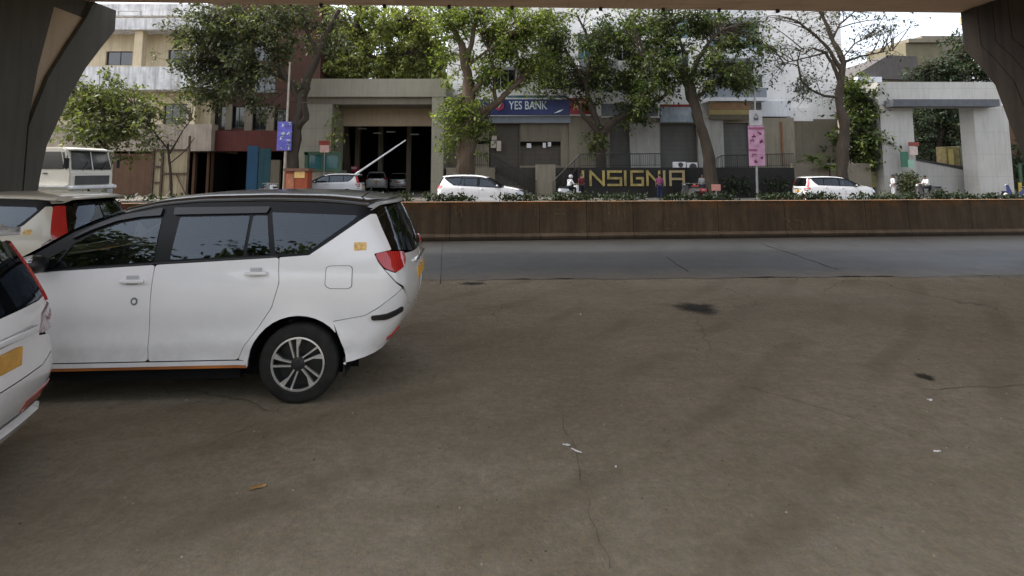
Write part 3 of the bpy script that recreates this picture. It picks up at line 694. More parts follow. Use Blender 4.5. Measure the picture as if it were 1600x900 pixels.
# expansion joints across the road
M['joint']=plain('dark_joint_filler',(.02,.019,.017),.9,spec=.1); M['seam']=plain('faint_ground_seam',(.165,.136,.098),.9,spec=.1,var=.3,scale=6)
def joint(name,pts,w,z=.009,m='joint'):
    V=[];F=[]
    for i,(x,y) in enumerate(pts):
        d=Vector(pts[min(i+1,len(pts)-1)])-Vector(pts[max(i-1,0)]); d=Vector((-d.y,d.x)).normalized()*w*(.6+.8*random.random())*.5
        V+=[(x+d.x,y+d.y,z),(x-d.x,y-d.y,z)]
    F=[(2*i,2*i+1,2*i+3,2*i+2) for i in range(len(pts)-1)]
    return tag(mk(name,V,F,M[m]),kind='structure')
def wob(p,q,n,a):
    p,q=Vector(p),Vector(q); s=random.random()*50
    return [(p.lerp(q,i/n).x+a*noise.noise((i*.35,s,0)),p.lerp(q,i/n).y+a*noise.noise((i*.35,s,9))) for i in range(n+1)]
def g2(px,py): g=gnd(px,py); return (g.x,g.y)
joint('road_joint',wob(g2(691,379),g2(688,444),12,.02),.014)
joint('road_joint',wob(g2(1190,381),g2(1310,422),14,.06),.04)
joint('road_joint',wob(g2(1040,402),g2(1075,425),8,.05),.03)
joint('ground_crack',wob(g2(872,628),g2(905,742),14,.05),.006,.004,'seam')
joint('ground_crack',wob(g2(905,742),g2(952,890),14,.05),.006,.004,'seam')
joint('ground_crack',wob(g2(1440,608),g2(1600,602),14,.06),.012,.004,'seam')
# stains and litter lying on the ground
def oilm():
    m,t,b=nt('dark_oil_stain'); tc=t.nodes.new('ShaderNodeTexCoord'); b.inputs['Base Color'].default_value=(.022,.017,.012,1); b.inputs['Roughness'].default_value=.75; b.inputs['Specular IOR Level'].default_value=.2
    at_=t.nodes.new('ShaderNodeAttribute'); at_.attribute_name='edge'
    n=noisef(t,coords(t,world=True),14,8,.75,.25,.75)
    k=t.nodes.new('ShaderNodeMath'); k.operation='MULTIPLY_ADD'; k.inputs[1].default_value=1.6; t.links.new(at_.outputs['Fac'],k.inputs[0])
    s=t.nodes.new('ShaderNodeMath'); s.operation='SUBTRACT'; s.inputs[0].default_value=.15; t.links.new(n,s.inputs[1]); t.links.new(s.outputs[0],k.inputs[2])
    r=t.nodes.new('ShaderNodeMapRange'); r.inputs[1].default_value=.0; r.inputs[2].default_value=.75; r.inputs[4].default_value=.85; t.links.new(k.outputs[0],r.inputs[0])
    tr=t.nodes.new('ShaderNodeBsdfTransparent'); mx=t.nodes.new('ShaderNodeMixShader'); t.links.new(r.outputs[0],mx.inputs[0]); t.links.new(tr.outputs[0],mx.inputs[1]); t.links.new(b.outputs[0],mx.inputs[2])
    t.links.new(mx.outputs[0],t.nodes['Material Output'].inputs[0]); return m
M['oil']=oilm()
def stain(px0,py0,px1,py1,label,z=.008,seed=0):
    a=gnd((px0+px1)/2,(py0+py1)/2); rx=(gnd(px1,(py0+py1)/2)-gnd(px0,(py0+py1)/2)).x/2; ry=(gnd((px0+px1)/2,py0)-gnd((px0+px1)/2,py1)).y/2
    V=[(0,0,0)];n=40
    for i in range(n):
        t=2*math.pi*i/n; k=1+.5*noise.noise((math.cos(t)*1.6+seed,math.sin(t)*1.6,seed))+.25*noise.noise((math.cos(t)*5+seed,math.sin(t)*5,seed))
        V.append((1.35*rx*k*math.cos(t),1.35*ry*k*math.sin(t),0))
    o=mk('oil_stain',V,[(0,1+i,1+(i+1)%n) for i in range(n)],M['oil']); o.location=(a.x,a.y,z)
    at_=o.data.attributes.new('edge','FLOAT','POINT'); at_.data[0].value=1.0
    return tag(o,label,'stain')
stain(1050,472,1128,491,'dark oily stain in the dusty ground beyond the middle of the picture',seed=3)
stain(716,441,757,446,'thin dark stain at the asphalt edge right of the large white car',seed=8,z=.012)
stain(1432,584,1460,596,'small dark spot on the ground near the right edge',seed=5)
M['paper']=plain('white_paper',(.72,.7,.72),.8,var=.1)
M['dry_leaf']=plain('dry_leaf',(.28,.17,.06),.8,var=.3,scale=30)
def scrap(px,py,l,w,rz,label,m,name='paper_scrap',cat='litter'):
    g=gnd(px,py); V=[];F=[];nx=5
    for i in range(nx+1):
        x=-l/2+l*i/nx; k=(.55+.45*math.sin(math.pi*(i+.4)/(nx+.8)))
        for y in (-w/2*k,0,w/2*k): V.append((x,y,.006+.012*abs(noise.noise((x*30,y*40,px)))+(.006 if y==0 else 0)))
    for i in range(nx):
        for j in range(2): a=3*i+j; F.append((a,a+1,a+4,a+3))
    o=mk(name,V,F,m); o.location=(g.x,g.y,0); o.rotation_euler=(0,0,R(rz)); return tag(o,label,cat)
scrap(885,697,.055,.03,-8,'small crumpled white paper scrap, left one of the touching pair on the bare ground',M['paper'])
scrap(901,706,.085,.018,-38,'narrow white paper strip beside the crumpled scrap on the bare ground',M['paper'])
scrap(1453,626,.04,.035,20,'round white paper bit on the ground below the dark spot at right',M['paper'])
scrap(1464,707,.06,.02,10,'pale flat paper bit on the ground near the right edge',M['paper'])
scrap(962,731,.03,.014,70,'tiny white paper bit right of the paper strip',M['paper'])
scrap(907,492,.05,.02,80,'tiny pale paper bit on the dusty ground in the middle distance',M['paper'])
scrap(402,762,.10,.05,25,'curled dry brown leaf lying on the ground below the large white car',M['dry_leaf'],'dry_leaf','leaf')

# flyover overhead
M['soffit']=wallm('flyover_concrete',(.70,.50,.34),(.36,.25,.17),.6,streak=(.5,3,1),lines=(1.5,1.5))
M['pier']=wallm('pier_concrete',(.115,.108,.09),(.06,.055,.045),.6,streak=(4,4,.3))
M['pier_light']=wallm('pier_lit_concrete',(.52,.40,.27),(.34,.25,.17),.4)  # paler copy of the pier concrete, light on the facet put into colour
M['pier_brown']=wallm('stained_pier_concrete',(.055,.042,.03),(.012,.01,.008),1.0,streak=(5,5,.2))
fly=empty('flyover',(0,0,0),0,'concrete flyover deck on flared piers spanning the top of the picture','flyover')
SO=lambda x: 13.55+.040*x
g=MB()
def deckprof(y): return [(y,6.42),(y,7.0),(y+.02,8.0),(y-.25,8.0),(y-.27,7.25),(y-11.7,7.25),(y-11.7,8.0),(y-12.0,8.0),(y-12.0,6.85),(y-9.7,6.36),(y-2.2,6.36)]
xs=[-75,-40,-20,0,20,40,75]; V=[];F=[]
for x in xs: V+=[(x,a,b) for a,b in deckprof(SO(x))]
k=len(deckprof(0))
for i in range(len(xs)-1):
    for j in range(k): F.append((i*k+j,i*k+(j+1)%k,(i+1)*k+(j+1)%k,(i+1)*k+j))
g.add(V,F); g.build('deck',M['soffit'],fly)
M['dark_rubber']=plain('drain_pipe_black',(.02,.02,.02),.7)
for px in (505,602,702,800,940,1040,1130,1225):
    x=at(px,12,13.4).x; y=SO(x)-.10; g=MB(); g.tube([(x,y,6.45),(x,y,6.33)],.05,8); g.build('drain_spout',M['dark_rubber'],fly)
# piers: hammerhead profile (across the street) extruded along it
def pier(xf,sg,edge,mat,tri):
    """xf: face that looks to the middle of the picture; sg: +1 body lies to +x of that face"""
    ctr=9.0+(edge[0][0]-11.8)
    prof=edge+[(2*ctr-a,b) for a,b in edge][::-1]
    g=MB(); g.prism(prof,'x',xf,xf+sg*2.0); p=g.build('pier',mat,fly)
    n=len(tri)
    if n:
        inner=tri['right']; 
        g=MB(); g.prism(edge+[(edge[-1][0]-.75,6.38)]+inner+[(inner[-1][0],0)],'x',xf+sg*.01,xf-sg*.14); g.build('pier_rib',mat,p)
        lf=tri['left']; g=MB(); g.prism([(ctr,0),(lf[0][0],0)]+lf+[(lf[-1][0],6.38),(ctr,6.38)],'x',xf+sg*.01,xf-sg*.14); g.build('pier_rib',mat,p)
        g=MB(); g.prism([inner[-1]]+lf[1:]+inner[:-1],'x',xf+sg*.01,xf-sg*.03); g.build('pier_panel',M['pier_light'],p)
    else:
        for k in range(5):
            o=.35+.42*k; g=MB(); g.prism([(a-o,b) for a,b in edge]+[(a-o-.16,b) for a,b in edge][::-1],'x',xf+sg*.01,xf-sg*.012); g.build('pier_rib',mat,p)
    return p
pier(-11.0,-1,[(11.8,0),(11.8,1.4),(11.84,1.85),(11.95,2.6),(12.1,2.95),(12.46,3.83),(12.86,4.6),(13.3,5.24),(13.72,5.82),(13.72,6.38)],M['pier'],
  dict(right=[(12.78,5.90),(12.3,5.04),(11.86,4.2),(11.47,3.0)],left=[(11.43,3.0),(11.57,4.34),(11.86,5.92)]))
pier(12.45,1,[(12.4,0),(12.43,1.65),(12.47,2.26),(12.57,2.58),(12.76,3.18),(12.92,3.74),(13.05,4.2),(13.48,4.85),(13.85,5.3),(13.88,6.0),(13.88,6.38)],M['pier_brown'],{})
g=MB(); a=at(1518,33,14.2); g.bev(a.x-.3,13.7,6.12,a.x+.3,14.25,6.36,.02); g.build('bearing_block',M['soffit'],fly)

# median wall
def medianm():
    m,t,b=nt('stained_median_wall'); v=coords(t)
    f=noisef(t,v,1.4,8,.65,.3,.72); s=noisef(t,coords(t,(5,5,.5)),1.0,6,.65,.42,.75); gr=noisef(t,v,22,5,.7,.3,.75)
    br=t.nodes.new('ShaderNodeTexBrick'); br.offset=0; br.inputs['Scale'].default_value=1; br.inputs['Brick Width'].default_value=1.9; br.inputs['Row Height'].default_value=4; br.inputs['Mortar Size'].default_value=0; br.inputs['Color1'].default_value=(0,0,0,1); br.inputs['Color2'].default_value=(1,1,1,1); t.links.new(coords(t,(1,1,1)),br.inputs['Vector'])
    a=mixc(t,f,(.105,.074,.045),(.20,.142,.088)); a=mixc(t,mulf(t,br.outputs['Color'],.5),a,(.06,.045,.03)); s2=noisef(t,coords(t,(11,11,.35)),1.0,5,.7,.5,.72); a=mixc(t,mulf(t,s2,.55),a,(.20,.135,.08)); a=mixc(t,mulf(t,s,.7),a,(.03,.02,.013)); a=mixc(t,mulf(t,gr,.3),a,(.05,.034,.02))
    sx=t.nodes.new('ShaderNodeSeparateXYZ'); t.links.new(v,sx.inputs[0])
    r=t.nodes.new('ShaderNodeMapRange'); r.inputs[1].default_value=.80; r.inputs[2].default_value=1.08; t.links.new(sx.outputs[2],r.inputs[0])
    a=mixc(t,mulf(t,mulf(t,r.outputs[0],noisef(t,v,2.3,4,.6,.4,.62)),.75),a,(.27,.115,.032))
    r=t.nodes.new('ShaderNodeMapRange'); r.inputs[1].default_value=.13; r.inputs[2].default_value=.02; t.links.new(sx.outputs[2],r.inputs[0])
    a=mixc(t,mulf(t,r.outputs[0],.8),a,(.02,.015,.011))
    t.links.new(a,b.inputs['Base Color']); b.inputs['Roughness'].default_value=.85; bump(t,b,gr,.3); return m
M['median']=medianm()
M['faded']=plain('faded_yellow_paint',(.20,.145,.065),.8,var=.6,scale=18)
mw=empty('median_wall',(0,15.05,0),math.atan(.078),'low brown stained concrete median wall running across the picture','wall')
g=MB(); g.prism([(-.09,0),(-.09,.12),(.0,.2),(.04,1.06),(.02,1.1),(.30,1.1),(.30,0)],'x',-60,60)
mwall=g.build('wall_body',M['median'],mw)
x=-58
while x<58:                       # cast joints between the panels
    wd=random.choice((1.2,1.6,2.0,2.3)); x+=wd
g=MB(); x=-58; random.seed(11)
while x<58:
    g.prism([(-.0915,.01),(-.0915,.12),(-.0015,.2),(.0385,1.06),(.0185,1.098),(.05,1.098),(.1,.3),(.1,.01)],'x',x,x+.014); x+=random.choice((1.4,1.7,2.1,2.6))
tag(g.build('panel_joint',M['joint'],mw),kind='stuff')
def mloc(px,py):                 # pixel -> (x along the wall, z) on the wall face
    Y=15.2
    for _ in range(6): p=at(px,py,Y); Y=WALL(p.x)+.02
    return (p.x/math.cos(math.atan(.078)),p.z)
def marks(strokes):
    g=MB()
    for (a,b) in strokes:
        p,q=Vector(mloc(*a)),Vector(mloc(*b)); d=(q-p).normalized()*.009; n=Vector((-d.y,d.x))
        yy=lambda z: -.004+.04*(z-.2)/.86-.004
        pts=[p+n-d,p-n-d,q-n+d,q+n+d]
        g.add([(r.x,yy(r.y),r.y) for r in pts],[(0,1,2,3)])
    o=g.build('faded_marking',M['faded'],mw,fix=False)
marks([((898,361),(912,361)),((912,361),(915,350)),((1038,345),(1040,357)),((1040,357),(1052,357)),((1052,357),(1056,345))])
marks([((1126,360),(1136,360)),((1136,360),(1138,350))])
marks([((950,316),(951,338)),((951,338),(953,318)),((960,318),(961,336)),((966,317),(967,337)),((974,316),(976,338)),((950,316),(976,316))])
marks([((1226,341),(1234,345)),((1234,345),(1228,352)),((1228,352),(1236,358)),((1240,343),(1252,345)),((1244,344),(1243,358)),((1252,345),(1254,357))])
marks([((866,334),(888,334)),((837,316),(860,316)),((836,318),(836,336))])
marks([((710,322),(713,336)),((720,326),(713,336)),((720,326),(722,340))])
# ------------------------------------------------------------------ foliage
def tree_leaves(name,blobs,n,size,m,parent,seed,gap=-.05,freq=.9,per=14,spread=.38,droop=.3,flat=.5):
    """blobs: (centre, (rx,ry,rz), weight). Leaf sprays scattered through the blobs, thinned by a 3D noise so that gaps stay open"""
    rng=np.random.default_rng(seed); wts=np.array([b[2] for b in blobs],float); wts/=wts.sum()
    C=[]
    ncl=max(1,n//per); tries=0
    while len(C)<ncl and tries<ncl*12:
        tries+=1
        c,r,_=blobs[rng.choice(len(blobs),p=wts)]
        d=rng.normal(size=3); d/=np.linalg.norm(d); k=rng.random()**.45
        p=np.array(c)+d*np.array(r)*k
        if noise.noise(Vector(p*freq)+Vector((seed*3.1,0,0)))<gap: continue
        C.append(p)
    C=np.array(C); ctr=np.repeat(C,per,0)
    P=ctr+rng.normal(size=ctr.shape)*spread*np.array([1,1,.7])
    L=size*(.6+.8*rng.random(len(P)))
    yaw=rng.random(len(P))*2*np.pi; pit=rng.normal(size=len(P))*.6-droop
    d=np.stack([np.cos(yaw)*np.cos(pit),np.sin(yaw)*np.cos(pit),np.sin(pit)],1)
    s=rng.normal(size=P.shape); s-=d*np.sum(s*d,1,keepdims=True); s/=np.linalg.norm(s,axis=1,keepdims=True)
    nrm=np.cross(d,s)
    wd=(L*flat*.5)[:,None]
    V=np.stack([P,P+d*(L*.45)[:,None]+s*wd-nrm*wd*.25,P+d*L[:,None],P+d*(L*.45)[:,None]-s*wd-nrm*wd*.25],1).reshape(-1,3)
    nq=len(P); me=bpy.data.meshes.new(name)
    me.vertices.add(nq*4); me.loops.add(nq*4); me.polygons.add(nq)
    me.vertices.foreach_set('co',V.ravel().astype(np.float32)); me.loops.foreach_set('vertex_index',np.arange(nq*4,dtype=np.int32))
    me.polygons.foreach_set('loop_start',np.arange(0,nq*4,4,dtype=np.int32)); me.polygons.foreach_set('loop_total',np.full(nq,4,dtype=np.int32))
    me.materials.append(m); me.update(calc_edges=True); me.validate()
    return put(bpy.data.objects.new(name,me),parent)
M['bark']=wallm('dark_bark',(.06,.045,.032),(.022,.017,.012),.7,streak=(9,9,1.2))
M['bark_brown']=wallm('brown_bark',(.10,.07,.045),(.035,.025,.016),.7,streak=(9,9,1.2))
M['leaf_grey']=leafm('grey_green_leaves',(.015,.02,.01),(.065,.077,.036),(.26,.28,.15),.32)
M['leaf_bright']=leafm('sunlit_leaves',(.03,.045,.01),(.12,.16,.038),(.42,.45,.15),.48)
M['leaf_sun']=leafm('yellow_green_leaves',(.035,.05,.014),(.17,.195,.06),(.46,.46,.20),.45)
M['leaf_mid']=leafm('mid_green_leaves',(.009,.017,.006),(.05,.075,.02),(.28,.31,.10),.38)
M['leaf_dark']=leafm('dark_green_leaves',(.008,.014,.008),(.03,.045,.022),(.085,.11,.055),.25)
M['leaf_olive']=leafm('olive_leaves',(.03,.038,.015),(.12,.14,.05),(.32,.33,.15),.38)
def tree(name,label,Y,limbs,blobs,n,size,leaf,bark,seed,group=None,base=None,dy=.8,**k):
    """limbs: pixel paths with widths at depth Y. blobs: pixel centre, pixel radii, weight"""
    b=at(limbs[0][0][0],limbs[0][0][1],Y) if base is None else at(base[0],base[1],Y)
    root=empty(name,(b.x,Y,.14),0,label,'tree',group)
    rng=random.Random(seed); g=MB(); sc=Y/FPX; LIMB=[]
    for li,path in enumerate(limbs):
        pts=[];rad=[]
        dyl=0 if li==0 else rng.uniform(-dy,dy)
        for i,(px,py,w_) in enumerate(path):
            yy=Y+dyl*(i/max(1,len(path)-1)); p=at(px,py,yy)
            if li==0 and i==0: p.z=.1
            pts.append(p-Vector((b.x,Y,.14))); rad.append(w_*sc/2)
        # smooth the path a little
        P=[];Q=[]
        for i in range(len(pts)-1):
            for s_ in range(4):
                t=s_/4; j=pts[i].lerp(pts[i+1],t); P.append(j+Vector((noise.noise((i+t,li,seed)),noise.noise((i+t,li+9,seed)),0))*rad[i]*.5); Q.append(rad[i]*(1-t)+rad[i+1]*t)
        P.append(pts[-1]); Q.append(rad[-1]); n0=len(g.v); g.tube(P,Q,12)
        for j_ in range(n0,len(g.v)):
            c_=P[min(len(P)-1,(j_-n0)//12)]; v_=Vector(g.v[j_]); k_=1+.38*noise.noise(Vector((v_.x*4,v_.y*4,v_.z*1.3))+Vector((seed,0,0)))+.18*noise.noise(v_*9); g.v[j_]=tuple(c_+(v_-c_)*k_)
        LIMB+= [p_ for p_,r_ in zip(P,Q) if r_<.26 and p_.z>2.2]
    bl=[]
    for (px,py,rx,ry,w_) in blobs:
        p=at(px,py,Y+rng.uniform(-1,1)*dy)-Vector((b.x,Y,.14)); bl.append((p,(rx*sc*WIDE,min(rx,ry)*sc*1.1+.5,ry*sc*WIDE),w_))
    sprays(g,LIMB,bl,n,size,leaf,root,seed,**k)
    g.build('trunk',bark,root,True)
    return root
def sprays(g,limb,bl,n,size,leaf,root,seed,gap=-.05,freq=.8,lpt=46,droop=.3,flat=.5,spread=.13,reach=1.0,tw=.018):
    """twigs grow from the limbs into the blobs and carry leaves along their side shoots"""
    rng=random.Random(seed*7+1); ws=[x[2] for x in bl]; LP=[];LD=[]
    ntw=max(4,n//lpt); made=0; tries=0
    while made<ntw and tries<ntw*10:
        tries+=1; c,r,_=rng.choices(bl,ws)[0]
        d=Vector((rng.gauss(0,1),rng.gauss(0,1),rng.gauss(0,1))).normalized()*rng.random()**.42*reach
        T=c+Vector((d.x*r[0],d.y*r[1],d.z*r[2]))
        if noise.noise(T*freq+Vector((seed*3.1,0,0)))<gap: continue
        made+=1
        S=min(rng.sample(limb,min(len(limb),26)),key=lambda q:(q-T).length)
        L=(T-S).length; mid=S.lerp(T,.5)+Vector((rng.gauss(0,.12),rng.gauss(0,.12),.10+rng.random()*.12))*L*.9
        pts=[S.lerp(mid,t)*(1-t)+mid.lerp(T,t)*t for t in (0,.2,.4,.6,.8,1)]
        g.tube(pts,[tw*(1.7-1.3*i/5) if L<2 else tw*(2.6-2.2*i/5) for i in range(6)],4,False)
        dirT=(T-mid).normalized()
        m=rng.randint(4,6); per=max(2,lpt//(m+1))
        for s_ in range(m+1):
            t=1.0 if s_==m else rng.uniform(.45,1)
            o=S.lerp(mid,t)*(1-t)+mid.lerp(T,t)*t
            dd=(dirT*.5+Vector((rng.gauss(0,.7),rng.gauss(0,.7),rng.gauss(-.1,.45)))).normalized(); ln=rng.uniform(.35,.85)
            e=o+dd*ln+Vector((0,0,-.12*ln))
            g.tube([o,o.lerp(e,.5)+Vector((0,0,.04)),e],[tw*.5,tw*.4,tw*.25],3,False)
            for q in range(per):
                u=rng.uniform(.15,1.1); LP.append(o.lerp(e,u)+Vector((rng.gauss(0,spread),rng.gauss(0,spread),rng.gauss(0,spread*.7)))); LD.append(dd)
    leaves_at('crown',np.array([tuple(x) for x in LP]),np.array([tuple(x) for x in LD]),size,leaf,root,seed,droop,flat)
def leaves_at(name,P,Dd,size,m,parent,seed,droop,flat):
    rng=np.random.default_rng(seed); n=len(P); L=size*(.55+.9*rng.random(n))
    d=Dd*.6+rng.normal(size=P.shape)*.7; d[:,2]-=droop; d/=np.linalg.norm(d,axis=1,keepdims=True)
    up=np.array([0,0,1.0])+rng.normal(size=P.shape)*.55; s=np.cross(d,up); s/=np.linalg.norm(s,axis=1,keepdims=True); nrm=np.cross(s,d)
    wd=(L*flat*.5)[:,None]
    V=np.stack([P,P+d*(L*.42)[:,None]+s*wd+nrm*wd*.3,P+d*L[:,None],P+d*(L*.42)[:,None]-s*wd+nrm*wd*.3],1).reshape(-1,3)
    me=bpy.data.meshes.new(name); me.vertices.add(n*4); me.loops.add(n*4); me.polygons.add(n)
    me.vertices.foreach_set('co',V.ravel().astype(np.float32)); me.loops.foreach_set('vertex_index',np.arange(n*4,dtype=np.int32))
    me.polygons.foreach_set('loop_start',np.arange(0,n*4,4,dtype=np.int32)); me.polygons.foreach_set('loop_total',np.full(n,4,dtype=np.int32))
    me.materials.append(m); me.update(calc_edges=True); me.validate(); return put(bpy.data.objects.new(name,me),parent)
WIDE=1.5
GT='street trees along the far pavement'
tree('young_tree','bushy young tree with bright leaves standing behind the white truck',31,
  [[(172,305,7),(168,250,6),(163,200,5),(160,160,3)],[(166,225,4),(190,190,3),(210,165,2)],[(167,235,4),(140,200,3),(120,180,2)]],
  [(165,158,42,32,3),(150,190,45,28,2.5),(205,180,35,35,1.6),(120,160,25,30,1.4),(185,215,40,25,1),(110,210,20,30,.7)],7000,.26,M['leaf_olive'],M['bark'],21,gap=-.1)
tree('bare_shrub_tree','thin half bare tree in front of the pale metal gate',31,
  [[(268,310,5),(266,262,4),(262,225,3)],[(265,240,3),(285,205,2),(300,185,1.5)],[(264,235,3),(240,205,2),(228,190,1.5)],[(266,255,2),(290,235,1.5),(304,215,1)]],
  [(262,180,45,25,1),(240,205,30,20,.6)],900,.22,M['leaf_olive'],M['bark'],22,lpt=20)
tree('street_tree','dark broad tree with a thick trunk left of the entrance portal',33,
  [[(456,305,20),(457,250,19),(462,205,17),(470,160,15),(478,128,13),(497,85,10),(512,50,8),(530,15,6)],
   [(464,200,12),(478,185,9),(476,160,7)],[(470,160,11),(450,125,9),(425,85,7),(395,50,5),(360,28,3)],[(450,125,7),(405,105,6),(360,95,4),(318,88,3)],[(425,85,6),(430,50,5),(445,20,3)],[(497,85,7),(480,50,5),(470,20,3)],[(405,105,4),(375,135,3),(350,150,2)]],
  [(300,50,42,32,2),(350,45,50,40,3),(405,45,50,40,3),(455,40,45,35,2.6),(330,110,48,38,2.4),(385,115,45,40,2.2),(290,110,28,34,1.2),(432,105,35,35,1.5),(400,150,32,20,.8),(340,145,40,18,.9),(500,35,25,25,.8),(520,70,22,26,.5)],16000,.25,M['leaf_grey'],M['bark'],31,group=GT,gap=.05)
tree('courtyard_tree','sunlit yellow green tree rising behind the entrance portal',42,
  [[(545,300,12),(540,180,11),(537,122,10),(548,85,9),(556,50,7),(562,10,5)],[(540,115,6),(520,85,5),(505,60,3)],[(552,65,5),(590,45,4),(630,30,3)],[(548,85,5),(600,90,4),(650,80,3)]],
  [(520,45,35,35,2),(560,35,45,30,2.4),(610,45,50,38,3),(660,50,40,38,2.4),(690,60,22,40,1),(630,92,50,32,2.2),(575,95,40,28,1.8),(515,100,26,22,1.4),(680,105,22,25,.8),(600,60,60,40,2),(560,112,30,14,1.5),(620,112,40,12,1.6),(665,112,26,12,1.2)],26000,.28,M['leaf_sun'],M['bark'],41,gap=-.16,lpt=60)
tree('street_tree','tree with a thick forked trunk and ivy leaves in front of the bank sign',33,
  [[(728,310,34),(727,262,30),(730,215,27),(738,180,23),(732,140,17),(727,105,14),(722,70,11),(708,45,8),(690,25,5)],
   [(727,105,9),(737,70,8),(742,35,6),(748,8,5)],[(738,180,14),(758,172,12),(778,160,10),(800,138,7),(815,125,5)],[(735,150,9),(748,135,7),(756,118,5)],[(775,162,7),(772,120,5),(765,80,4),(752,55,3)],[(727,105,6),(760,80,4),(790,60,3)]],
  [(705,25,35,25,1.6),(755,30,40,30,2),(800,40,40,35,2),(775,90,38,32,1.7),(815,90,35,40,1.6),(720,190,28,30,1.3),(695,195,16,28,.8),(745,215,18,22,.7),(760,125,30,22,.9),(700,110,10,20,.4),(705,225,14,14,.4),(835,60,30,40,1.2),(850,25,35,18,.9),(690,50,14,40,.6)],17000,.24,M['leaf_bright'],M['bark_brown'],51,group=GT,gap=.05)
tree('street_tree','dark tree with a low crooked limb rising behind the gold letters',36.9,
  [[(939,300,15),(939,250,15),(939,218,15),(950,197,13),(978,178,11),(1008,163,9),(1030,155,7),(1050,140,4)],[(938,215,11),(926,196,8),(912,182,6),(905,165,4)],[(938,212,10),(925,170,9),(915,130,8),(925,85,7),(955,60,6),(978,45,5),(1002,18,4)],[(915,130,6),(890,90,5),(870,50,4),(860,15,3)],[(925,85,5),(915,50,4),(900,20,3)],[(990,172,5),(985,140,4),(992,115,3)]],
  [(855,40,32,30,1.6),(865,95,40,40,2.2),(842,115,30,24,1.3),(905,100,38,32,1.8),(915,55,40,38,1.6),(960,80,42,40,2),(985,125,38,30,1.6),(950,150,40,22,1.2),(960,28,30,20,.8),(930,205,13,30,.7),(960,120,40,30,1.4),(1015,150,34,20,.9),(1000,185,16,12,.3),(1005,60,30,40,1.2),(1010,110,26,34,1.0)],20000,.23,M['leaf_mid'],M['bark'],61,group=GT,gap=.1)
tree('street_tree','leaning tree with a dark curved trunk left of the pink sign',33.6,
  [[(1118,310,19),(1108,250,17),(1098,205,15),(1087,170,15),(1077,135,16),(1066,115,13),(1045,100,9),(1022,92,6),(1000,85,4)],[(1077,130,9),(1092,90,7),(1108,65,5),(1130,45,3)],[(1070,118,8),(1068,80,6),(1055,45,4),(1050,15,3)],[(1085,160,5),(1105,135,4),(1130,120,3)],[(1045,100,4),(1030,120,3),(1015,140,2)]],
  [(1035,55,38,38,2),(1080,45,38,35,1.9),(1055,95,40,28,1.7),(1108,75,38,32,1.8),(1140,118,38,26,1.7),(1020,115,30,28,1.1),(1010,155,26,20,.7),(1150,75,24,22,.8),(1115,25,30,18,.6),(1160,130,25,22,.7),(1180,60,24,30,.8),(1000,40,24,26,.8)],15000,.23,M['leaf_mid'],M['bark'],71,group=GT,gap=.1)
tree('street_tree','sparse tree with a slender dark forked trunk right of the white building',33,
  [[(1312,310,17),(1317,250,16),(1319,205,14),(1313,170,12),(1312,140,11),(1318,98,9),(1302,65,7),(1292,40,5),(1280,12,4)],[(1314,108,7),(1296,78,5),(1270,52,4),(1245,32,2.5)],[(1311,125,6),(1300,98,5),(1290,82,4),(1270,75,3),(1255,85,2)],[(1310,152,5),(1288,150,4),(1266,140,3.5),(1252,125,3),(1246,95,2),(1252,75,1.5)],[(1319,97,4),(1345,88,3),(1375,82,2),(1395,78,1)],[(1300,62,4),(1312,38,3),(1335,18,2)],[(1292,82,3),(1240,95,2),(1210,102,1)],[(1312,95,3),(1335,68,2),(1365,55,1.2)]],
  [(1240,40,42,28,1.6),(1290,30,38,20,1.2),(1350,30,45,20,1),(1350,75,45,25,1.1),(1260,90,35,25,1),(1215,75,30,40,1),(1252,125,8,16,.8),(1250,155,14,14,.3),(1290,135,30,18,.5),(1400,35,25,20,.3)],2300,.19,M['leaf_dark'],M['bark'],81,group=GT,gap=-.1,lpt=16,spread=.2)
tree('broadleaf_tree','bushy green tree between the slender trunk and the right portal',38,
  [[(1345,305,9),(1345,250,8),(1342,200,6),(1340,160,4)],[(1343,210,4),(1360,180,3)],[(1343,215,4),(1325,190,3)]],
  [(1338,165,22,28,1.3),(1352,205,26,30,1.6),(1330,225,28,24,1.4),(1358,150,14,22,.6),(1345,245,26,14,.8),(1327,140,10,14,.4)],6000,.3,M['leaf_mid'],M['bark'],91,gap=-.12)
tree('backyard_tree','dark leafy tree above the right portal beside the flyover pier',46,
  [[(1500,300,10),(1500,180,9),(1498,120,7),(1505,80,5)],[(1499,130,5),(1525,100,4)],[(1499,125,5),(1475,105,4)]],
  [(1492,82,26,24,1.5),(1520,68,22,26,1.2),(1505,115,35,20,1.6),(1465,112,22,16,.9),(1540,110,28,30,1.4),(1555,145,25,25,1),(1430,118,28,12,.8),(1480,135,60,10,.7)],8500,.30,M['leaf_dark'],M['bark'],101,gap=-.1)
tree('garden_tree','dark tree seen through the opening of the right portal',46,
  [[(1462,300,12),(1465,250,10),(1470,215,8),(1478,185,5)],[(1468,225,5),(1450,200,4)],[(1468,225,5),(1492,205,4)]],
  [(1460,195,26,30,1.6),(1485,205,24,32,1.5),(1448,230,22,26,1.2),(1470,178,32,14,.9),(1500,225,18,20,.6),(1440,190,14,24,.8)],6500,.3,M['leaf_dark'],M['bark'],111,gap=-.2)
tree('backyard_tree','tall dark tree far left of the right portal behind the low roofs',60,
  [[(1340,305,8),(1340,170,8),(1338,130,5)],[(1339,150,4),(1350,125,3)],[(1339,150,4),(1328,125,3)]],
  [(1338,135,16,16,1),(1348,160,18,20,1),(1328,155,12,18,.8)],2500,.4,M['leaf_mid'],M['bark'],121,gap=-.2)
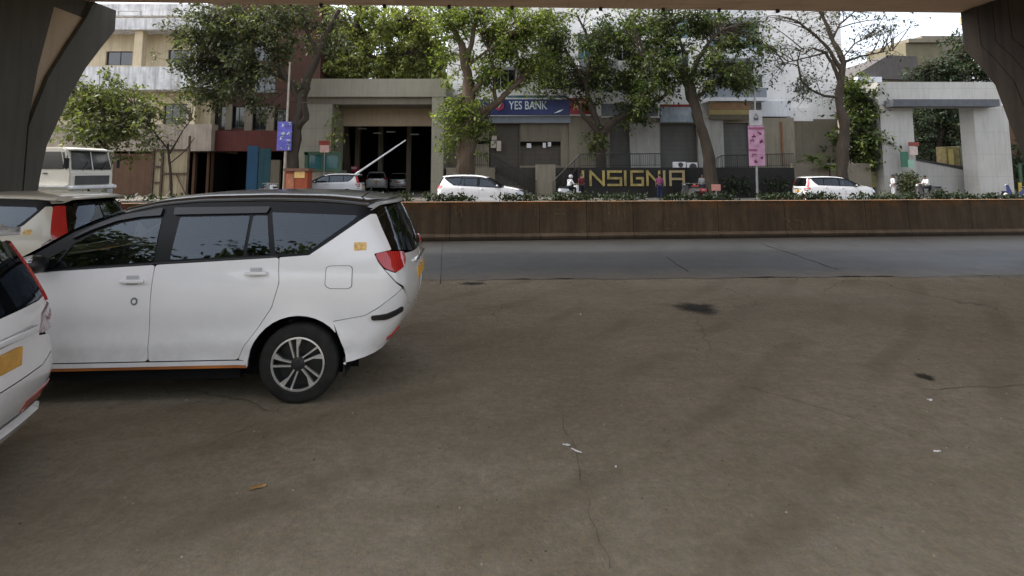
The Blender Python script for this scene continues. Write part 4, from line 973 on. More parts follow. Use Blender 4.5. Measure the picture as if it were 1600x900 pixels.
tree('backyard_tree','hazy green tree behind the sunlit courtyard tree',56,
  [[(610,305,9),(610,150,8),(608,90,5)],[(609,110,4),(570,80,3)],[(609,110,4),(650,80,3)]],
  [(600,70,70,45,2),(530,80,40,40,1.2),(670,80,40,40,1.2),(600,125,90,16,1.5)],12000,.5,M['leaf_olive'],M['bark'],131,gap=-.5,lpt=60)
# palms and shrubs on the far side
def palm(px,py,Y,h,label,n=14,L=1.5,seed=1):
    b=at(px,py,Y); rt=empty('palm_plant',(b.x,Y,.14),0,label,'plant','potted palms by the beige wall'); rng=random.Random(seed)
    g=MB(); g.tube([(0,0,0),(.04,0,h*.5),(0,.03,h)],[.09,.07,.05],8); g.build('trunk',M['bark_brown'],rt,True)
    V=[];F=[]
    for k in range(n):
        a=2*math.pi*k/n+rng.random()*.4; el=rng.uniform(.2,1.2)
        prev=None
        for i in range(9):
            t=i/8; r=L*t*math.cos(el*(1-.5*t)); z=h+L*(math.sin(el)*t-.75*t*t*.9); p=Vector((r*math.cos(a),r*math.sin(a),z))
            sd=Vector((-math.sin(a),math.cos(a),0)); w_=.30*math.sin(math.pi*min(1,t*.9+.1))
            if prev is not None:
                for s_ in (-1,1):
                    n0=len(V); q=prev.lerp(p,.5); V+=[tuple(prev),tuple(p),tuple(q+sd*s_*w_+Vector((math.cos(a),math.sin(a),-.5))*.14)]; F.append((n0,n0+1,n0+2))
            prev=p
    mk('fronds',V,F,M['leaf_mid'],rt)
palm(1270,255,37.2,2.6,'feathery palm plant against the beige wall right of the pink sign',seed=4)
palm(1296,258,36.6,2.0,'shorter palm plant just left of the slender dark trunk',seed=6)
def shrub(px,py,Y,rx,rz,label,leaf,n,seed,z0=.14,size=.2,group=None):
    b=at(px,py,Y); rt=empty('shrub',(b.x,Y,z0),0,label,'shrub',group)
    g=MB()
    for k in range(5):
        a=k*1.3+seed; g.tube([(0,0,0),(rx*.3*math.cos(a),rx*.3*math.sin(a),rz*.8),(rx*.6*math.cos(a),rx*.6*math.sin(a),rz*1.5)],[.03,.022,.01],6)
    g.build('stems',M['bark'],rt)
    tree_leaves('leaves',[((0,0,rz),(rx,rx*.8,rz),1)],n,size,leaf,rt,seed,gap=-.3,spread=.15)
    return rt
shrub(1424,300,36,.75,.95,'round grey green shrub at the foot of the right portal',M['leaf_grey'],1500,5)
for i,(px,s_) in enumerate(((1135,.9),(1152,1.1),(1205,1.0),(1222,.9))):
    shrub(px,300,36.2,s_*.8,s_*.85,['dark leafy shrub just right of the leaning trunk below the railing','tall dark leafy shrub left of the pink sign post','dark leafy shrub just right of the pink sign post','dark leafy shrub at the right end of the black wall'][i],M['leaf_dark'],1300,30+i,group='shrubs in front of the raised shops')
shrub(1598,290,38.5,1.0,2.2,'tall dark shrub beyond the right portal beside the flyover pier',M['leaf_dark'],2200,44)
# weeds growing along the median wall
rng=np.random.default_rng(5); bl=[]
for x in np.arange(-30,40,.35):
    hgt=.07+.13*max(0,noise.noise((x*.7,2,2))+.25)+.05*rng.random()
    bl.append(((x,WALL(x)+.55,1.08+hgt*.5),(.3,.16,hgt),1+hgt*8))
wd=tree_leaves('median_weeds',bl,22000,.10,M['leaf_dark'],None,77,gap=-.25,freq=1.5,per=8,spread=.07,droop=-.5)
tag(wd,'low weeds along the top of the brown median wall','weeds',kind='stuff')
M['soil']=plain('dark_planter_soil',(.045,.034,.022),.95,scale=6,var=.5)
g=MB(); g.box(-60,.30,0,60,1.2,1.05); so_=g.build('soil_bed',M['soil'],mw)
# ------------------------------------------------------------------ buildings across the road
def prect(r,Y):                      # pixel rectangle -> x0,z0,x1,z1 at depth Y
    x0,y0,x1,y1=r; ym=(y0+y1)/2
    a=at(x0,ym,Y); b=at(x1,ym,Y); xm=(x0+x1)/2
    return a.x, at(xm,y1,Y).z, b.x, at(xm,y0,Y).z
def pbox(name,r,Y,depth,m,parent,bev=0,z0=None):
    a=prect(r,Y); g=MB(); zb=a[1] if z0 is None else z0
    if bev: g.bev(a[0],Y,zb,a[2],Y+depth,a[3],bev)
    else: g.box(a[0],Y,zb,a[2],Y+depth,a[3])
    return g.build(name,m,parent)
def facade(name,x0,z0,x1,z1,Y,th,holes,m,parent):
    """wall sheet with real openings and reveals"""
    xs=sorted({x0,x1}|{h[0] for h in holes}|{h[2] for h in holes}); zs=sorted({z0,z1}|{h[1] for h in holes}|{h[3] for h in holes})
    xs=[x for x in xs if x0<=x<=x1]; zs=[z for z in zs if z0<=z<=z1]
    def hole(x,z): return any(h[0]<x<h[2] and h[1]<z<h[3] for h in holes)
    g=MB()
    for i in range(len(xs)-1):
        for j in range(len(zs)-1):
            a,b,c,d=xs[i],xs[i+1],zs[j],zs[j+1]
            if b-a<1e-5 or d-c<1e-5 or hole((a+b)/2,(c+d)/2): continue
            g.add([(a,Y,c),(b,Y,c),(b,Y,d),(a,Y,d)],[(0,1,2,3)])
    for a,c,b,d in holes:
        g.add([(a,Y,c),(b,Y,c),(b,Y,d),(a,Y,d),(a,Y+th,c),(b,Y+th,c),(b,Y+th,d),(a,Y+th,d)],[(0,1,5,4),(1,2,6,5),(2,3,7,6),(3,0,4,7)])
    g.add([(x0,Y,z0),(x0,Y+8,z0),(x0,Y+8,z1),(x0,Y,z1),(x1,Y,z0),(x1,Y+8,z0),(x1,Y+8,z1),(x1,Y,z1)],[(0,1,2,3),(4,7,6,5),(3,2,6,7)])
    return g.build(name,m,parent,fix=False)
M['pane']=glassm('dark_window_glass',(.015,.018,.02),.06,.7)
M['pane_teal']=glassm('teal_window_glass',(.03,.11,.12),.08,.8)
M['frame_dark']=plain('dark_window_frame',(.03,.03,.032),.5)
M['frame_white']=plain('pale_window_frame',(.5,.5,.48),.5)
M['void']=plain('unlit_interior',(.012,.010,.009),.95,spec=.05)  # near-black colour stands in for the darkness of unlit rooms
def window(h,Y,parent,bars=2,m='pane',fm='frame_dark',rec=.14,name='window'):
    x0,z0,x1,z1=h; g=MB(); y=Y+rec
    g.box(x0,y,z0,x0+.06,y+.06,z1); g.box(x1-.06,y,z0,x1,y+.06,z1); g.box(x0+.06,y,z0,x1-.06,y+.06,z0+.06); g.box(x0+.06,y,z1-.06,x1-.06,y+.06,z1)
    for i in range(1,bars):
        x=x0+(x1-x0)*i/bars; g.box(x-.025,y+.002,z0+.06,x+.025,y+.058,z1-.06)
    f=g.build(name,M[fm],parent)
    g=MB(); g.add([(x0+.05,y+.03,z0+.05),(x1-.05,y+.03,z0+.05),(x1-.05,y+.03,z1-.05),(x0+.05,y+.03,z1-.05)],[(0,1,2,3)]); g.build('pane',M[m],f)
    return f
def opening(h,Y,parent,d=2.5,name='opening'):
    x0,z0,x1,z1=h; g=MB()
    g.add([(x0,Y+.2,z0),(x1,Y+.2,z0),(x1,Y+.2,z1),(x0,Y+.2,z1),(x0,Y+d,z0),(x1,Y+d,z0),(x1,Y+d,z1),(x0,Y+d,z1)],[(4,5,6,7),(0,1,5,4),(1,2,6,5),(2,3,7,6),(3,0,4,7)])
    return g.build(name,M['void'],parent,fix=False)
M['old_cream']=wallm('weathered_cream_wall',(.66,.56,.38),(.33,.25,.15),.6)
M['old_white']=wallm('stained_white_parapet',(.78,.78,.78),(.16,.15,.14),.95,streak=(3.2,3.2,.3))
M['old_pink']=wallm('faded_pinkish_wall',(.38,.32,.26),(.14,.11,.09),.8)
M['brick_dark']=wallm('dark_red_brown_wall',(.075,.035,.025),(.025,.014,.011),.7)
M['brick_band']=wallm('dull_red_band',(.11,.03,.025),(.04,.018,.014),.7)
M['grey_render']=wallm('grey_beige_cladding',(.30,.28,.22),(.18,.165,.125),.5,lines=(1.9,1.25))
M['grey_dim']=wallm('shaded_beige_render',(.21,.185,.14),(.11,.095,.072),.6)  # darker copy of the beige render, shade put into its colour
M['white_wall']=wallm('white_tiled_wall',(.80,.785,.76),(.50,.49,.475),.4,lines=(2.4,1.1))
M['white_slab']=wallm('white_slab_edge',(.70,.72,.75),(.4,.4,.4),.5)
M['blue_grey']=wallm('blue_grey_parapet',(.26,.29,.33),(.15,.165,.19),.5)
M['shutter']=None
def shutterm(name,c):
    m,t,b=nt(name); v=coords(t,world=True)
    w_=t.nodes.new('ShaderNodeTexWave'); w_.bands_direction='Z'; w_.inputs['Scale'].default_value=3.2; w_.inputs['Distortion'].default_value=.15; t.links.new(v,w_.inputs['Vector'])
    n=noisef(t,coords(t,(3,3,.5),True),1,5,.6,.4,.75)
    a=mixc(t,w_.outputs['Fac'],[x*.6 for x in c],c); a=mixc(t,mulf(t,n,.5),a,[x*.4 for x in c])
    t.links.new(a,b.inputs['Base Color']); b.inputs['Roughness'].default_value=.6; bump(t,b,w_.outputs['Fac'],.5,.02); return m
M['shutter']=shutterm('grey_rolling_shutter',(.125,.12,.108)); M['shutter_brown']=shutterm('brown_rolling_shutter',(.105,.087,.065))

# -- A: old cream block at far left
Y=40.0
A=empty('apartment_building',(at(215,300,Y).x,Y,0),0,'old cream block with stained white balconies at far left','building')
A.location=(0,0,0)
top=[prect((165,80,207,102),Y),prect((262,78,302,100),Y)]
low=[prect((255,162,292,195),Y),prect((112,165,146,192),Y),prect((183,160,222,193),Y)]
a=list(prect((30,10,332,238),Y)); a[3]=15
facade('wall',a[0],a[1],a[2],a[3],Y,.25,top+low,M['old_cream'],A)
for h in top: window(h,Y,A,2)
for h in low: window(h,Y,A,3)
pbox('balcony_parapet',(30,104,333,140),Y-1.3,1.28,M['old_white'],A)
pbox('balcony_parapet',(30,194,330,236),Y-.9,.88,M['old_pink'],A)
pbox('roof_slab',(30,28,335,46),Y-1.5,1.48,M['old_white'],A)
pbox('roof_parapet',(30,6,330,24),Y-.6,.5,M['old_white'],A)
pbox('column',(209,47,222,104),Y-1.2,.5,M['old_cream'],A); pbox('column',(300,47,312,104),Y-1.2,.5,M['old_white'],A)
pbox('column',(291,140,304,236),Y-.85,.5,M['old_cream'],A)
g=MB(); p,q=at(185,24,Y-1.2),at(220,24,Y-1.2); g.tube([p,p+Vector((0,0,.35)),q+Vector((0,0,.35)),q],.05,6); g.build('roof_pipe',M['steel'],A)
opening(prect((60,238,330,312),Y),Y-.5,A,3,'ground_floor')
M['gate_brown']=wallm('rusty_brown_sheet',(.13,.07,.04),(.05,.03,.02),.8,streak=(8,8,.2))
pbox('ground_floor_wall',(172,240,238,312),Y-.7,.15,M['gate_brown'],A)
pbox('ground_floor_wall',(60,235,176,312),Y-.72,.15,M['grey_dim'],A)
# pale metal sheet gate
M['gate_cream']=wallm('cream_sheet_metal',(.36,.31,.20),(.14,.10,.06),.8,streak=(7,7,.3))
gt=empty('metal_gate',(0,0,0),0,'pale cream sheet metal gate with rusty frame below the old block','gate')
pbox('gate_leaf',(253,236,292,310),37.6,.06,M['gate_cream'],gt); pbox('gate_leaf',(239,236,250,310),37.6,.06,M['gate_cream'],gt)
M['rust']=plain('rusty_frame',(.06,.035,.022),.8,var=.4)
g=MB()
for r in ((236,233,239,311),(250,233,253,311),(292,212,295,311)): a=prect(r,37.5); g.box(a[0],37.5,a[1],a[2],37.58,a[3])
for r in ((239,233,292,236),(253,270,292,273),(239,284,250,287),(239,259,250,262)): a=prect(r,37.5); g.box(a[0],37.505,a[1],a[2],37.575,a[3])
g.build('gate_frame',M['rust'],gt)
g=MB(); a=at(275,272,37.5); b_=at(291,306,37.5); g.tube([a,b_],.035,6); g.build('gate_brace',M['rust'],gt)

# -- B: dark red-brown block behind the broad tree
Y=40.6
Bd=empty('dark_building',(0,0,0),0,'dark red brown block with pale window piers behind the broad tree','building')
h=[prect((362,166,382,200),Y),prect((394,166,416,203),Y),prect((336,166,352,200),Y),prect((430,170,452,205),Y)]
up=[prect((345,60,380,95),Y),prect((395,60,430,95),Y),prect((345,115,380,145),Y),prect((395,115,430,145),Y)]
a=list(prect((322,4,500,237),Y)); a[3]=16; facade('wall',a[0],a[1],a[2],a[3],Y,.3,h+up,M['brick_dark'],Bd)
for q in h+up: window(q,Y,Bd,2)
for r in ((352,163,362,203),(382,163,394,206),(416,166,428,207)): pbox('window_pier',r,Y-.15,.14,M['grey_dim'],Bd)
pbox('balcony_band',(328,204,462,236),Y-1.0,.98,M['brick_band'],Bd)
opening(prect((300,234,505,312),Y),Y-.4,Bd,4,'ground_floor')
for r in ((322,238,330,312),(300,238,304,312),(420,250,436,312)): pbox('ground_floor_column',r,Y-.7,.3,M['gate_brown'] if r[0]<420 else M['grey_dim'],Bd)
M['blue_sheet']=wallm('blue_sheet_panel',(.02,.07,.14),(.012,.03,.05),.6); M['teal_sheet']=wallm('teal_sheet_panel',(.02,.065,.085),(.01,.03,.04),.6)
bp=empty('site_hoarding',(0,0,0),0,'blue and teal sheet metal hoarding beside the sign pole at left','hoarding')
pbox('blue_sheet',(385,228,402,311),38.2,.05,M['blue_sheet'],bp); pbox('teal_sheet',(403,232,422,311),38.22,.05,M['teal_sheet'],bp)

# -- C: left entrance portal
Y=36.0
P=empty('entrance_portal',(0,0,0),0,'large grey concrete entrance portal with a boom barrier at left','gateway')
pbox('lintel',(470,123,697,151),Y,7,M['grey_render'],P)
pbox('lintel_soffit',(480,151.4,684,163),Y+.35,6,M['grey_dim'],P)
pbox('portal_pier',(462,163,517,312),Y+.3,2.6,M['grey_render'],P,z0=0)
pbox('portal_pier',(674,150,693,312),Y+.05,2.6,M['grey_render'],P,z0=0)
pbox('back_beam',(512,164,680,197),Y+2.75,.5,wallm('tan_beam_cladding',(.40,.31,.21),(.26,.20,.14),.5,lines=(2,.9)),P)
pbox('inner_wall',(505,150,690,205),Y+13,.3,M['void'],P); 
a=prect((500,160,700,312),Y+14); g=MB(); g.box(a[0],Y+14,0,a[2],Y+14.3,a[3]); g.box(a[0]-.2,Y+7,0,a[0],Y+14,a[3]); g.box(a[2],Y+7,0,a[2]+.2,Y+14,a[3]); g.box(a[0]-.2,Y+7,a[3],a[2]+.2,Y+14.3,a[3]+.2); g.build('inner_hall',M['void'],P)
g=MB()
for px in (560,596,640):
    a=at(px,205,Y+9); g=MB(); g.box(a.x-.2,Y+8.8,0,a.x+.2,Y+9.2,a.z+1); g.build('inner_column',M['grey_dim'],P)
for px,py in ((566,201),(590,208),(611,206),(648,210)):
    a=at(px,py,Y+7.6); g=MB(); g.bev(a.x-.35,Y+7.4,a.z-.05,a.x+.35,Y+7.8,a.z+.05,.02); g.build('ceiling_fitting',M['paper'],P)
nb=empty('notice_banner',(0,0,0),0,'red and white banner hanging inside the left portal','banner'); pbox('banner_cloth',(538,259,560,268),42.5,.05,plain('bright_red_banner',(.5,.03,.06),.6),nb); pbox('banner_print',(541,261,557,264),42.46,.03,M['paper'],nb)
pt=empty('potted_plant',(at(524,200,36.2).x,36.1,0),0,'leafy bright plant hanging at the inner edge of the left portal pier','plant')
g=MB(); a=at(526,215,36.1); g.tube([(0,0,0),(.02,0,a.z*.5),(0,0,a.z+.8)],.03,6); g.build('stem',M['bark'],pt); leaves_at('leaves',np.random.default_rng(4).normal(size=(160,3))*np.array([.3,.2,.9])+np.array([0,0,a.z+.2]),np.tile([0,0,-1.0],(160,1)),.26,M['leaf_sun'],pt,4,.3,.5)
M['dim_light']=plain('pale_ceiling_fitting',(.5,.5,.46),.5)
kb=empty('security_cabin',(0,0,0),0,'small green framed security cabin inside the portal beside its left pier','cabin')
pbox('cabin_wall',(477,266,531,312),35.4,1.4,M['grey_dim'],kb,z0=.14)
M['green_frame']=plain('dark_green_frame',(.03,.07,.035),.6)
g=MB()
for r in ((475,238,480,312),(502,238,505,268),(528,238,533,312),(475,237,533,242),(475,264,533,268)): a=prect(r,35.3); g.box(a[0],35.3+.001*r[0]%.01,a[1],a[2],35.38,a[3])
g.build('cabin_frame',M['green_frame'],kb)
a=prect((480,242,528,264),35.4); g=MB(); g.box(a[0],35.42,a[1],a[2],35.45,a[3]); g.build('cabin_window',M['pane_teal'],kb)
sg_=empty('small_sign',(0,0,0),0,'small pinkish sign with a red top on the left portal pier','sign')
pbox('sign_board',(500,227,514,238),35.2,.04,plain('pinkish_board',(.6,.36,.3),.6),sg_); pbox('sign_top',(498,220,515,226.6),35.18,.06,plain('dark_red_board',(.25,.035,.02),.6),sg_)
g=MB(); a=at(507,238,35.22); g.tube([(a.x,35.25,a.z),(a.x,35.25,.14)],.03,6); g.build('sign_post',M['steel'],sg_)
# boom barrier
bb=empty('boom_barrier',(0,0,0),0,'raised white boom barrier pole across the portal opening','barrier')
M['white_metal']=plain('white_painted_metal',(.7,.7,.7),.45,var=.1)
a=at(556,272,35.6); b_=at(634,219,36.4); g=MB(); g.tube([a,a.lerp(b_,.5),b_],[.075,.065,.05],8); g.build('boom_arm',M['white_metal'],bb)
g=MB(); g.bev(a.x-.25,35.45,.14,a.x+.2,35.8,1.25,.03); g.build('barrier_cabinet',plain('orange_cabinet',(.45,.16,.05),.5),bb)
g=MB(); g.tube([a-Vector((.0,0,1.3)),a],.05,8); g.build('boom_pivot',M['steel'],bb)

# -- D/E: white building with raised shops
Y=39.0
E_=empty('white_building',(0,0,0),0,'tall white building with balconies above a row of raised shops','building')
# upper storeys
Yu=40.0
wins=[]; 
def prs(l): return [prect(r,Yu) for r in l]
wE=prs([(1106,93,1180,138),(1108,30,1186,76),(1040,78,1078,108),(1040,28,1078,60),(903,52,934,92),(903,108,934,140),(840,50,880,92),(840,108,880,140),(770,52,810,92),(770,104,806,140),(960,60,1000,95),(960,112,1000,142)])
a=list(prect((700,-150,1312,186),Yu)); a[3]=19
facade('upper_wall',a[0],a[1],a[2],a[3],Yu,.3,wE,M['white_wall'],E_)
for i,hh in enumerate(wE): window(hh,Yu,E_,4 if i<2 else 3,'pane_teal' if i in (1,2,3,4) else 'pane','frame_white',.2)
pbox('balcony_slab',(1098,14,1192,27),Yu-1.6,1.58,M['white_slab'],E_)
pbox('balcony_parapet',(1112,76,1192,91),Yu-1.6,1.58,M['white_slab'],E_)
pbox('balcony_parapet',(1110,137,1198,151.6),Yu-1.7,1.68,M['blue_grey'],E_); pbox('balcony_slab',(1108,152,1199,157.5),Yu-1.8,1.78,M['white_slab'],E_)
for r in ((925,34,962,50),(905,92,965,106),(760,92,815,104),(1000,62,1035,76)): pbox('balcony_parapet',r,Yu-1.4,1.38,M['white_slab'],E_)
pbox('window_strip',(1186,116,1191,136),Yu-.03,.02,M['pane'],E_)
pbox('lower_step',(1235,168,1270,189),Yu-.25,.24,M['white_wall'],E_)
pbox('fascia',(1190,158,1236,182),Yu-.9,.88,M['white_slab'],E_)
# shop storey
M['beige_wall']=wallm('beige_shop_wall',(.27,.24,.18),(.13,.115,.085),.6); M['pillar_white']=wallm('pale_shop_pillar',(.36,.35,.32),(.18,.17,.155),.6)
zf=at(800,262,Y).z
fr=lambda r: prect(r,Y)
holes=[fr((764,193,812,262)),fr((812.5,192,876,259)),fr((953,183,985,262)),fr((1032,193,1090,262)),fr((1131,192,1171,262))]
a=fr((697,184,1242,262)); g=MB()
facade('shop_wall',a[0],a[1],a[2],a[3],Y,.35,holes,M['beige_wall'],E_)
for i,hh in enumerate(holes):
    g=MB(); g.box(hh[0],Y+.22,hh[1],hh[2],Y+.3,hh[3]); g.build('shutter',M['shutter_brown'] if i<2 else M['shutter'],E_)
pbox('fascia_beam',(738,181,892,192),Y-.5,.48,M['blue_grey'],E_)
pbox('shop_pillar',(889,181,940,262),Y-.35,.33,M['beige_wall'],E_); pbox('shop_pillar',(985,192,1031,262),Y-.3,.28,M['pillar_white'],E_)
pbox('shop_pillar',(1091,185,1131,262),Y-.35,.33,M['pillar_white'],E_); pbox('shop_pillar',(1008,150,1016,192),Y-.3,.28,M['pillar_white'],E_)
pbox('shutter_box',(813,193,876,221),Y-.06,.05,M['grey_dim'],E_); pbox('dark_slot',(813,221.5,876,226.5),Y-.02,.05,M['void'],E_)
pbox('dark_slot',(740,220,765,225),Y-.02,.05,M['void'],E_)
for r in ((823,224,830,231),(848,223,853,231),(856,222,861,229)): pbox('notice',r,Y-.1,.03,M['paper'],E_)
for r in ((768,212,776,219),(767,220,775,231),(776,220,783,236)): pbox('notice',r,Y-.12,.03,plain('pinkish_notice',(.55,.46,.40),.7),E_)
g=MB(); a=at(1221,190,Y-.1); g.tube([(a.x,Y-.1,a.z),(a.x,Y-.1,at(1221,258,Y).z)],.07,8); g.build('rust_pipe',plain('rusty_pipe',(.25,.11,.05),.7),E_)
pbox('side_wall',(1241,186,1312,312),Yu+.6,.3,M['beige_wall'],E_,z0=0)
pbox('boundary_wall',(1240,255,1362,312),Yu-3,.3,M['grey_dim'],E_,z0=0)
# plinth and black wall
M['black_wall']=wallm('black_granite_wall',(.018,.017,.016),(.008,.008,.008),.5,rough=.4)
M['dark_step']=wallm('dark_stone_steps',(.09,.082,.068),(.04,.036,.03),.6)
pl=empty('shop_plinth',(0,0,0),0,'raised dark shop platform with two flights of steps','platform')
Yp=35.8
a=prect((905,262,1242,312),Yp); x1=a[2]
g=MB(); g.box(a[0],Yp,.14,x1,Y-.02,zf-.01); g.build('platform_block',M['black_wall'],pl)
g=MB(); a=prect((697,262,1242,312),Y); g.box(a[0],Y+.02,0,a[2],Y+.3,zf+.02); g.build('back_wall',M['dark_step'],pl)
a=prect((740,262,800,312),Yp); g=MB(); g.box(at(697,290,Yp).x,Yp,.14,a[2]-1.2,Y-.02,zf-.012); g.build('platform_block',M['grey_dim'],pl)
g=MB(); n=12; xa=at(764,290,Yp).x; xb=at(838,290,Yp).x
for i in range(n): g.box(xa+(xb-xa)*i/n,36.6,.14,xa+(xb-xa)*(i+1)/n,Y-.6,zf-(zf-.14)*(i+.5)/n)
g.build('steps',M['dark_step'],pl)
g=MB(); xa=at(862,290,Yp).x; xb=at(906,290,Yp).x
for i in range(n): g.box(xa+(xb-xa)*i/n,36.6,.14,xa+(xb-xa)*(i+1)/n,Y-.6,.14+(zf-.14)*(i+.5)/n)
g.build('steps',M['black_wall'],pl)
pbox('end_block',(838,257,868,300),37.2,1.4,M['beige_wall'],pl,z0=.14)
M['rail']=plain('dark_iron_railing',(.02,.018,.016),.6)
def railing(pts,Y,label,h_px=None,gap=.13,drop=.9):
    """pts: pixel points of the top rail"""
    rt=empty('railing',(0,0,0),0,label,'railing','iron railings of the raised shops')
    P=[at(px,py,Y) for px,py in pts]; g=MB(); g.tube(P,.035,6); g.tube([p-Vector((0,0,drop-.1)) for p in P],.02,6); g.build('top_rail',M['rail'],rt)
    g=MB()
    for a,b in zip(P[:-1],P[1:]):
        n=max(1,int((b-a).length/gap))
        for i in range(n+1):
            p=a.lerp(b,i/n); g.tube([p,p-Vector((0,0,drop))],.014 if i%8 else .03,5,False)
    tag(g.build('bars',M['rail'],rt),kind='stuff')
railing([(740,240),(765,240),(838,283)],36.4,'dark iron railing running down the left steps below the bank sign')
railing([(864,284),(906,241)],36.3,'dark iron stair railing rising towards the shop platform')
railing([(906,241),(1032,240)],36.0,'long dark iron railing above the gold sign letters')
railing([(1120,247),(1128,243),(1240,240)],36.0,'dark iron railing behind the pink sign')
# gold letters
M['gold']=plain('gold_letters',(.33,.26,.09),.4,metal=.3,var=.3,scale=2); M['gold_dull']=plain('dull_gold_letters',(.34,.27,.14),.5,metal=.2)
sgn=empty('letter_sign',(0,0,0),0,'gold letters reading INSIGNIA on the black wall','sign')
def letter(name,strokes,px0,px1,py0,py1,Y,m,wd=.16):
    A0=at(px0,py1,Y); B0=at(px1,py0,Y); W_,H_=B0.x-A0.x,B0.z-A0.z; g=MB()
    for k,((x0,y0),(x1,y1)) in enumerate(strokes):
        p=Vector((A0.x+x0*W_,A0.z+y0*H_)); q=Vector((A0.x+x1*W_,A0.z+y1*H_)); d=(q-p); l=d.length; d/=l; nn=Vector((-d.y,d.x))*wd*.5
        p=p-d*wd*.45; q=q+d*wd*.45; yy=Y-.003*k
        v=[]
        for y in (yy,yy+.08):
            for r in (p+nn,p-nn,q-nn,q+nn): v.append((r.x,y,r.y))
        g.add(v,[(0,1,2,3),(7,6,5,4),(0,4,5,1),(1,5,6,2),(2,6,7,3),(3,7,4,0)])
    g.build(name,m,sgn)
LN=[((0,0),(0,1)),((0,1),(1,0)),((1,0),(1,1))]; LI=[((.5,0),(.5,1))]; LS=[((1,1),(0,1)),((0,1),(0,.5)),((0,.5),(1,.5)),((1,.5),(1,0)),((1,0),(0,0))]
LG=[((1,1),(0,1)),((0,1),(0,0)),((0,0),(1,0)),((1,0),(1,.5)),((1,.5),(.5,.5))]; LA=[((0,0),(0,1)),((0,1),(1,1)),((1,1),(1,0)),((0,.45),(1,.45))]
for nm,st,x0,x1,m in (('letter_i',LI,908,914,'gold'),('letter_n',LN,923,943,'gold'),('letter_s',LS,951,970,'gold'),('letter_i',LI,973,981,'gold'),('letter_g',LG,987,1004,'gold'),('letter_n',LN,1012,1030,'gold'),('letter_i',LI,1034,1042,'gold_dull'),('letter_a',LA,1048,1068,'gold_dull')):
    letter(nm,st,x0,x1,268,289,35.66,M[m])
def text(name,body,r,Y,m,parent,ext=.02,bold=0):
    cu=bpy.data.curves.new(name,'FONT'); cu.body=body; cu.extrude=ext; cu.offset=bold; cu.resolution_u=3
    o=bpy.data.objects.new('tmp',cu); col.objects.link(o); dg=bpy.context.evaluated_depsgraph_get(); me=bpy.data.meshes.new_from_object(o.evaluated_get(dg)); bpy.data.objects.remove(o)
    x0,z0,x1,z1=prect(r,Y); vs=[v.co for v in me.vertices]; a0,a1=min(v.x for v in vs),max(v.x for v in vs); b0,b1=min(v.y for v in vs),max(v.y for v in vs)
    for v in me.vertices: v.co=Vector((x0+(v.co.x-a0)/(a1-a0)*(x1-x0),Y-v.co.z,z0+(v.co.y-b0)/(b1-b0)*(z1-z0)))
    me.materials.clear(); me.materials.append(m); return put(bpy.data.objects.new(name,me),parent)
# bank sign
M['navy']=plain('navy_sign_board',(.014,.024,.12),.5,var=.2,scale=1); M['sign_red']=plain('red_sign_board',(.25,.018,.02),.5); M['sign_white']=plain('white_sign_letters',(.55,.62,.68),.5,var=.1)
M['sign_yellow']=plain('pale_yellow_letters',(.6,.45,.22),.5); M['emblem_red']=plain('crimson_emblem',(.36,.03,.08),.5)
bk=empty('bank_sign',(0,0,0),0,'long blue bank sign with white letters above the shutters','sign')
Ys=37.9
pbox('sign_board',(694,155,890,179.5),Ys,.3,M['navy'],bk); pbox('red_board',(890.3,153,925,178),Ys-.01,.3,M['sign_red'],bk); pbox('board_edge',(792,149,890,152.5),Ys+.02,.3,M['pane_teal'],bk)
text('letters','YES BANK',(795,158,855,171),Ys-.02,M['sign_white'],bk,.015,.01)
text('letters','ATM',(895,158,921,172),Ys-.03,M['sign_yellow'],bk,.015,.012)
c=at(780,165,Ys-.03); g=MB(); g.lathe([(0,-.03),(.36,-.03),(.36,.02)],24,'y',(c.x,Ys-.03,c.z)); g.build('emblem',M['emblem_red'],bk)
g=MB(); g.tube([at(775,160,Ys-.09),at(779,168,Ys-.09),at(786,157,Ys-.09)],[.04,.06,.04],6); g.build('emblem_tick',M['sign_white'],bk)
g=MB(); g.tube([at(866,177,Ys-.05),at(874,174,Ys-.05),at(880,171,Ys-.05)],[.02,.07,.02],6); g.build('swoosh',M['sign_white'],bk)
c=at(712,162,Ys-.03); g=MB(); g.ball((c.x,Ys-.02,c.z),.22,.03,.25); g.build('round_mark',M['sign_white'],bk)
s2=empty('shop_sign',(0,0,0),0,'white shop sign with a thin red top line above the grey shutter','sign')
pbox('sign_board',(1032,167,1090,191),38.4,.2,wallm('white_blue_sign',(.42,.47,.52),(.12,.16,.22),.9,streak=(2,2,1)),s2); pbox('red_line',(1032,163,1090,166.6),38.38,.2,M['sign_red'],s2)
s2=empty('shop_sign',(0,0,0),0,'brown and yellow striped shop signboard below the blue grey balcony','sign')
pbox('sign_board',(1110,160,1172,171),38.4,.2,plain('brown_board',(.22,.12,.05),.6),s2); pbox('sign_stripe',(1110,171.4,1172,179),38.38,.22,plain('mustard_stripe',(.26,.2,.07),.6),s2); pbox('sign_edge',(1110,179.4,1172,187),38.4,.2,plain('dark_olive_edge',(.08,.065,.035),.6),s2)
s2=empty('shop_sign',(0,0,0),0,'dark shop sign hidden among branches left of the white shop sign','sign')
pbox('sign_board',(940,162,1028,181),38.5,.2,wallm('dim_sign_board',(.20,.21,.22),(.06,.06,.065),.8,streak=(2,2,1)),s2)
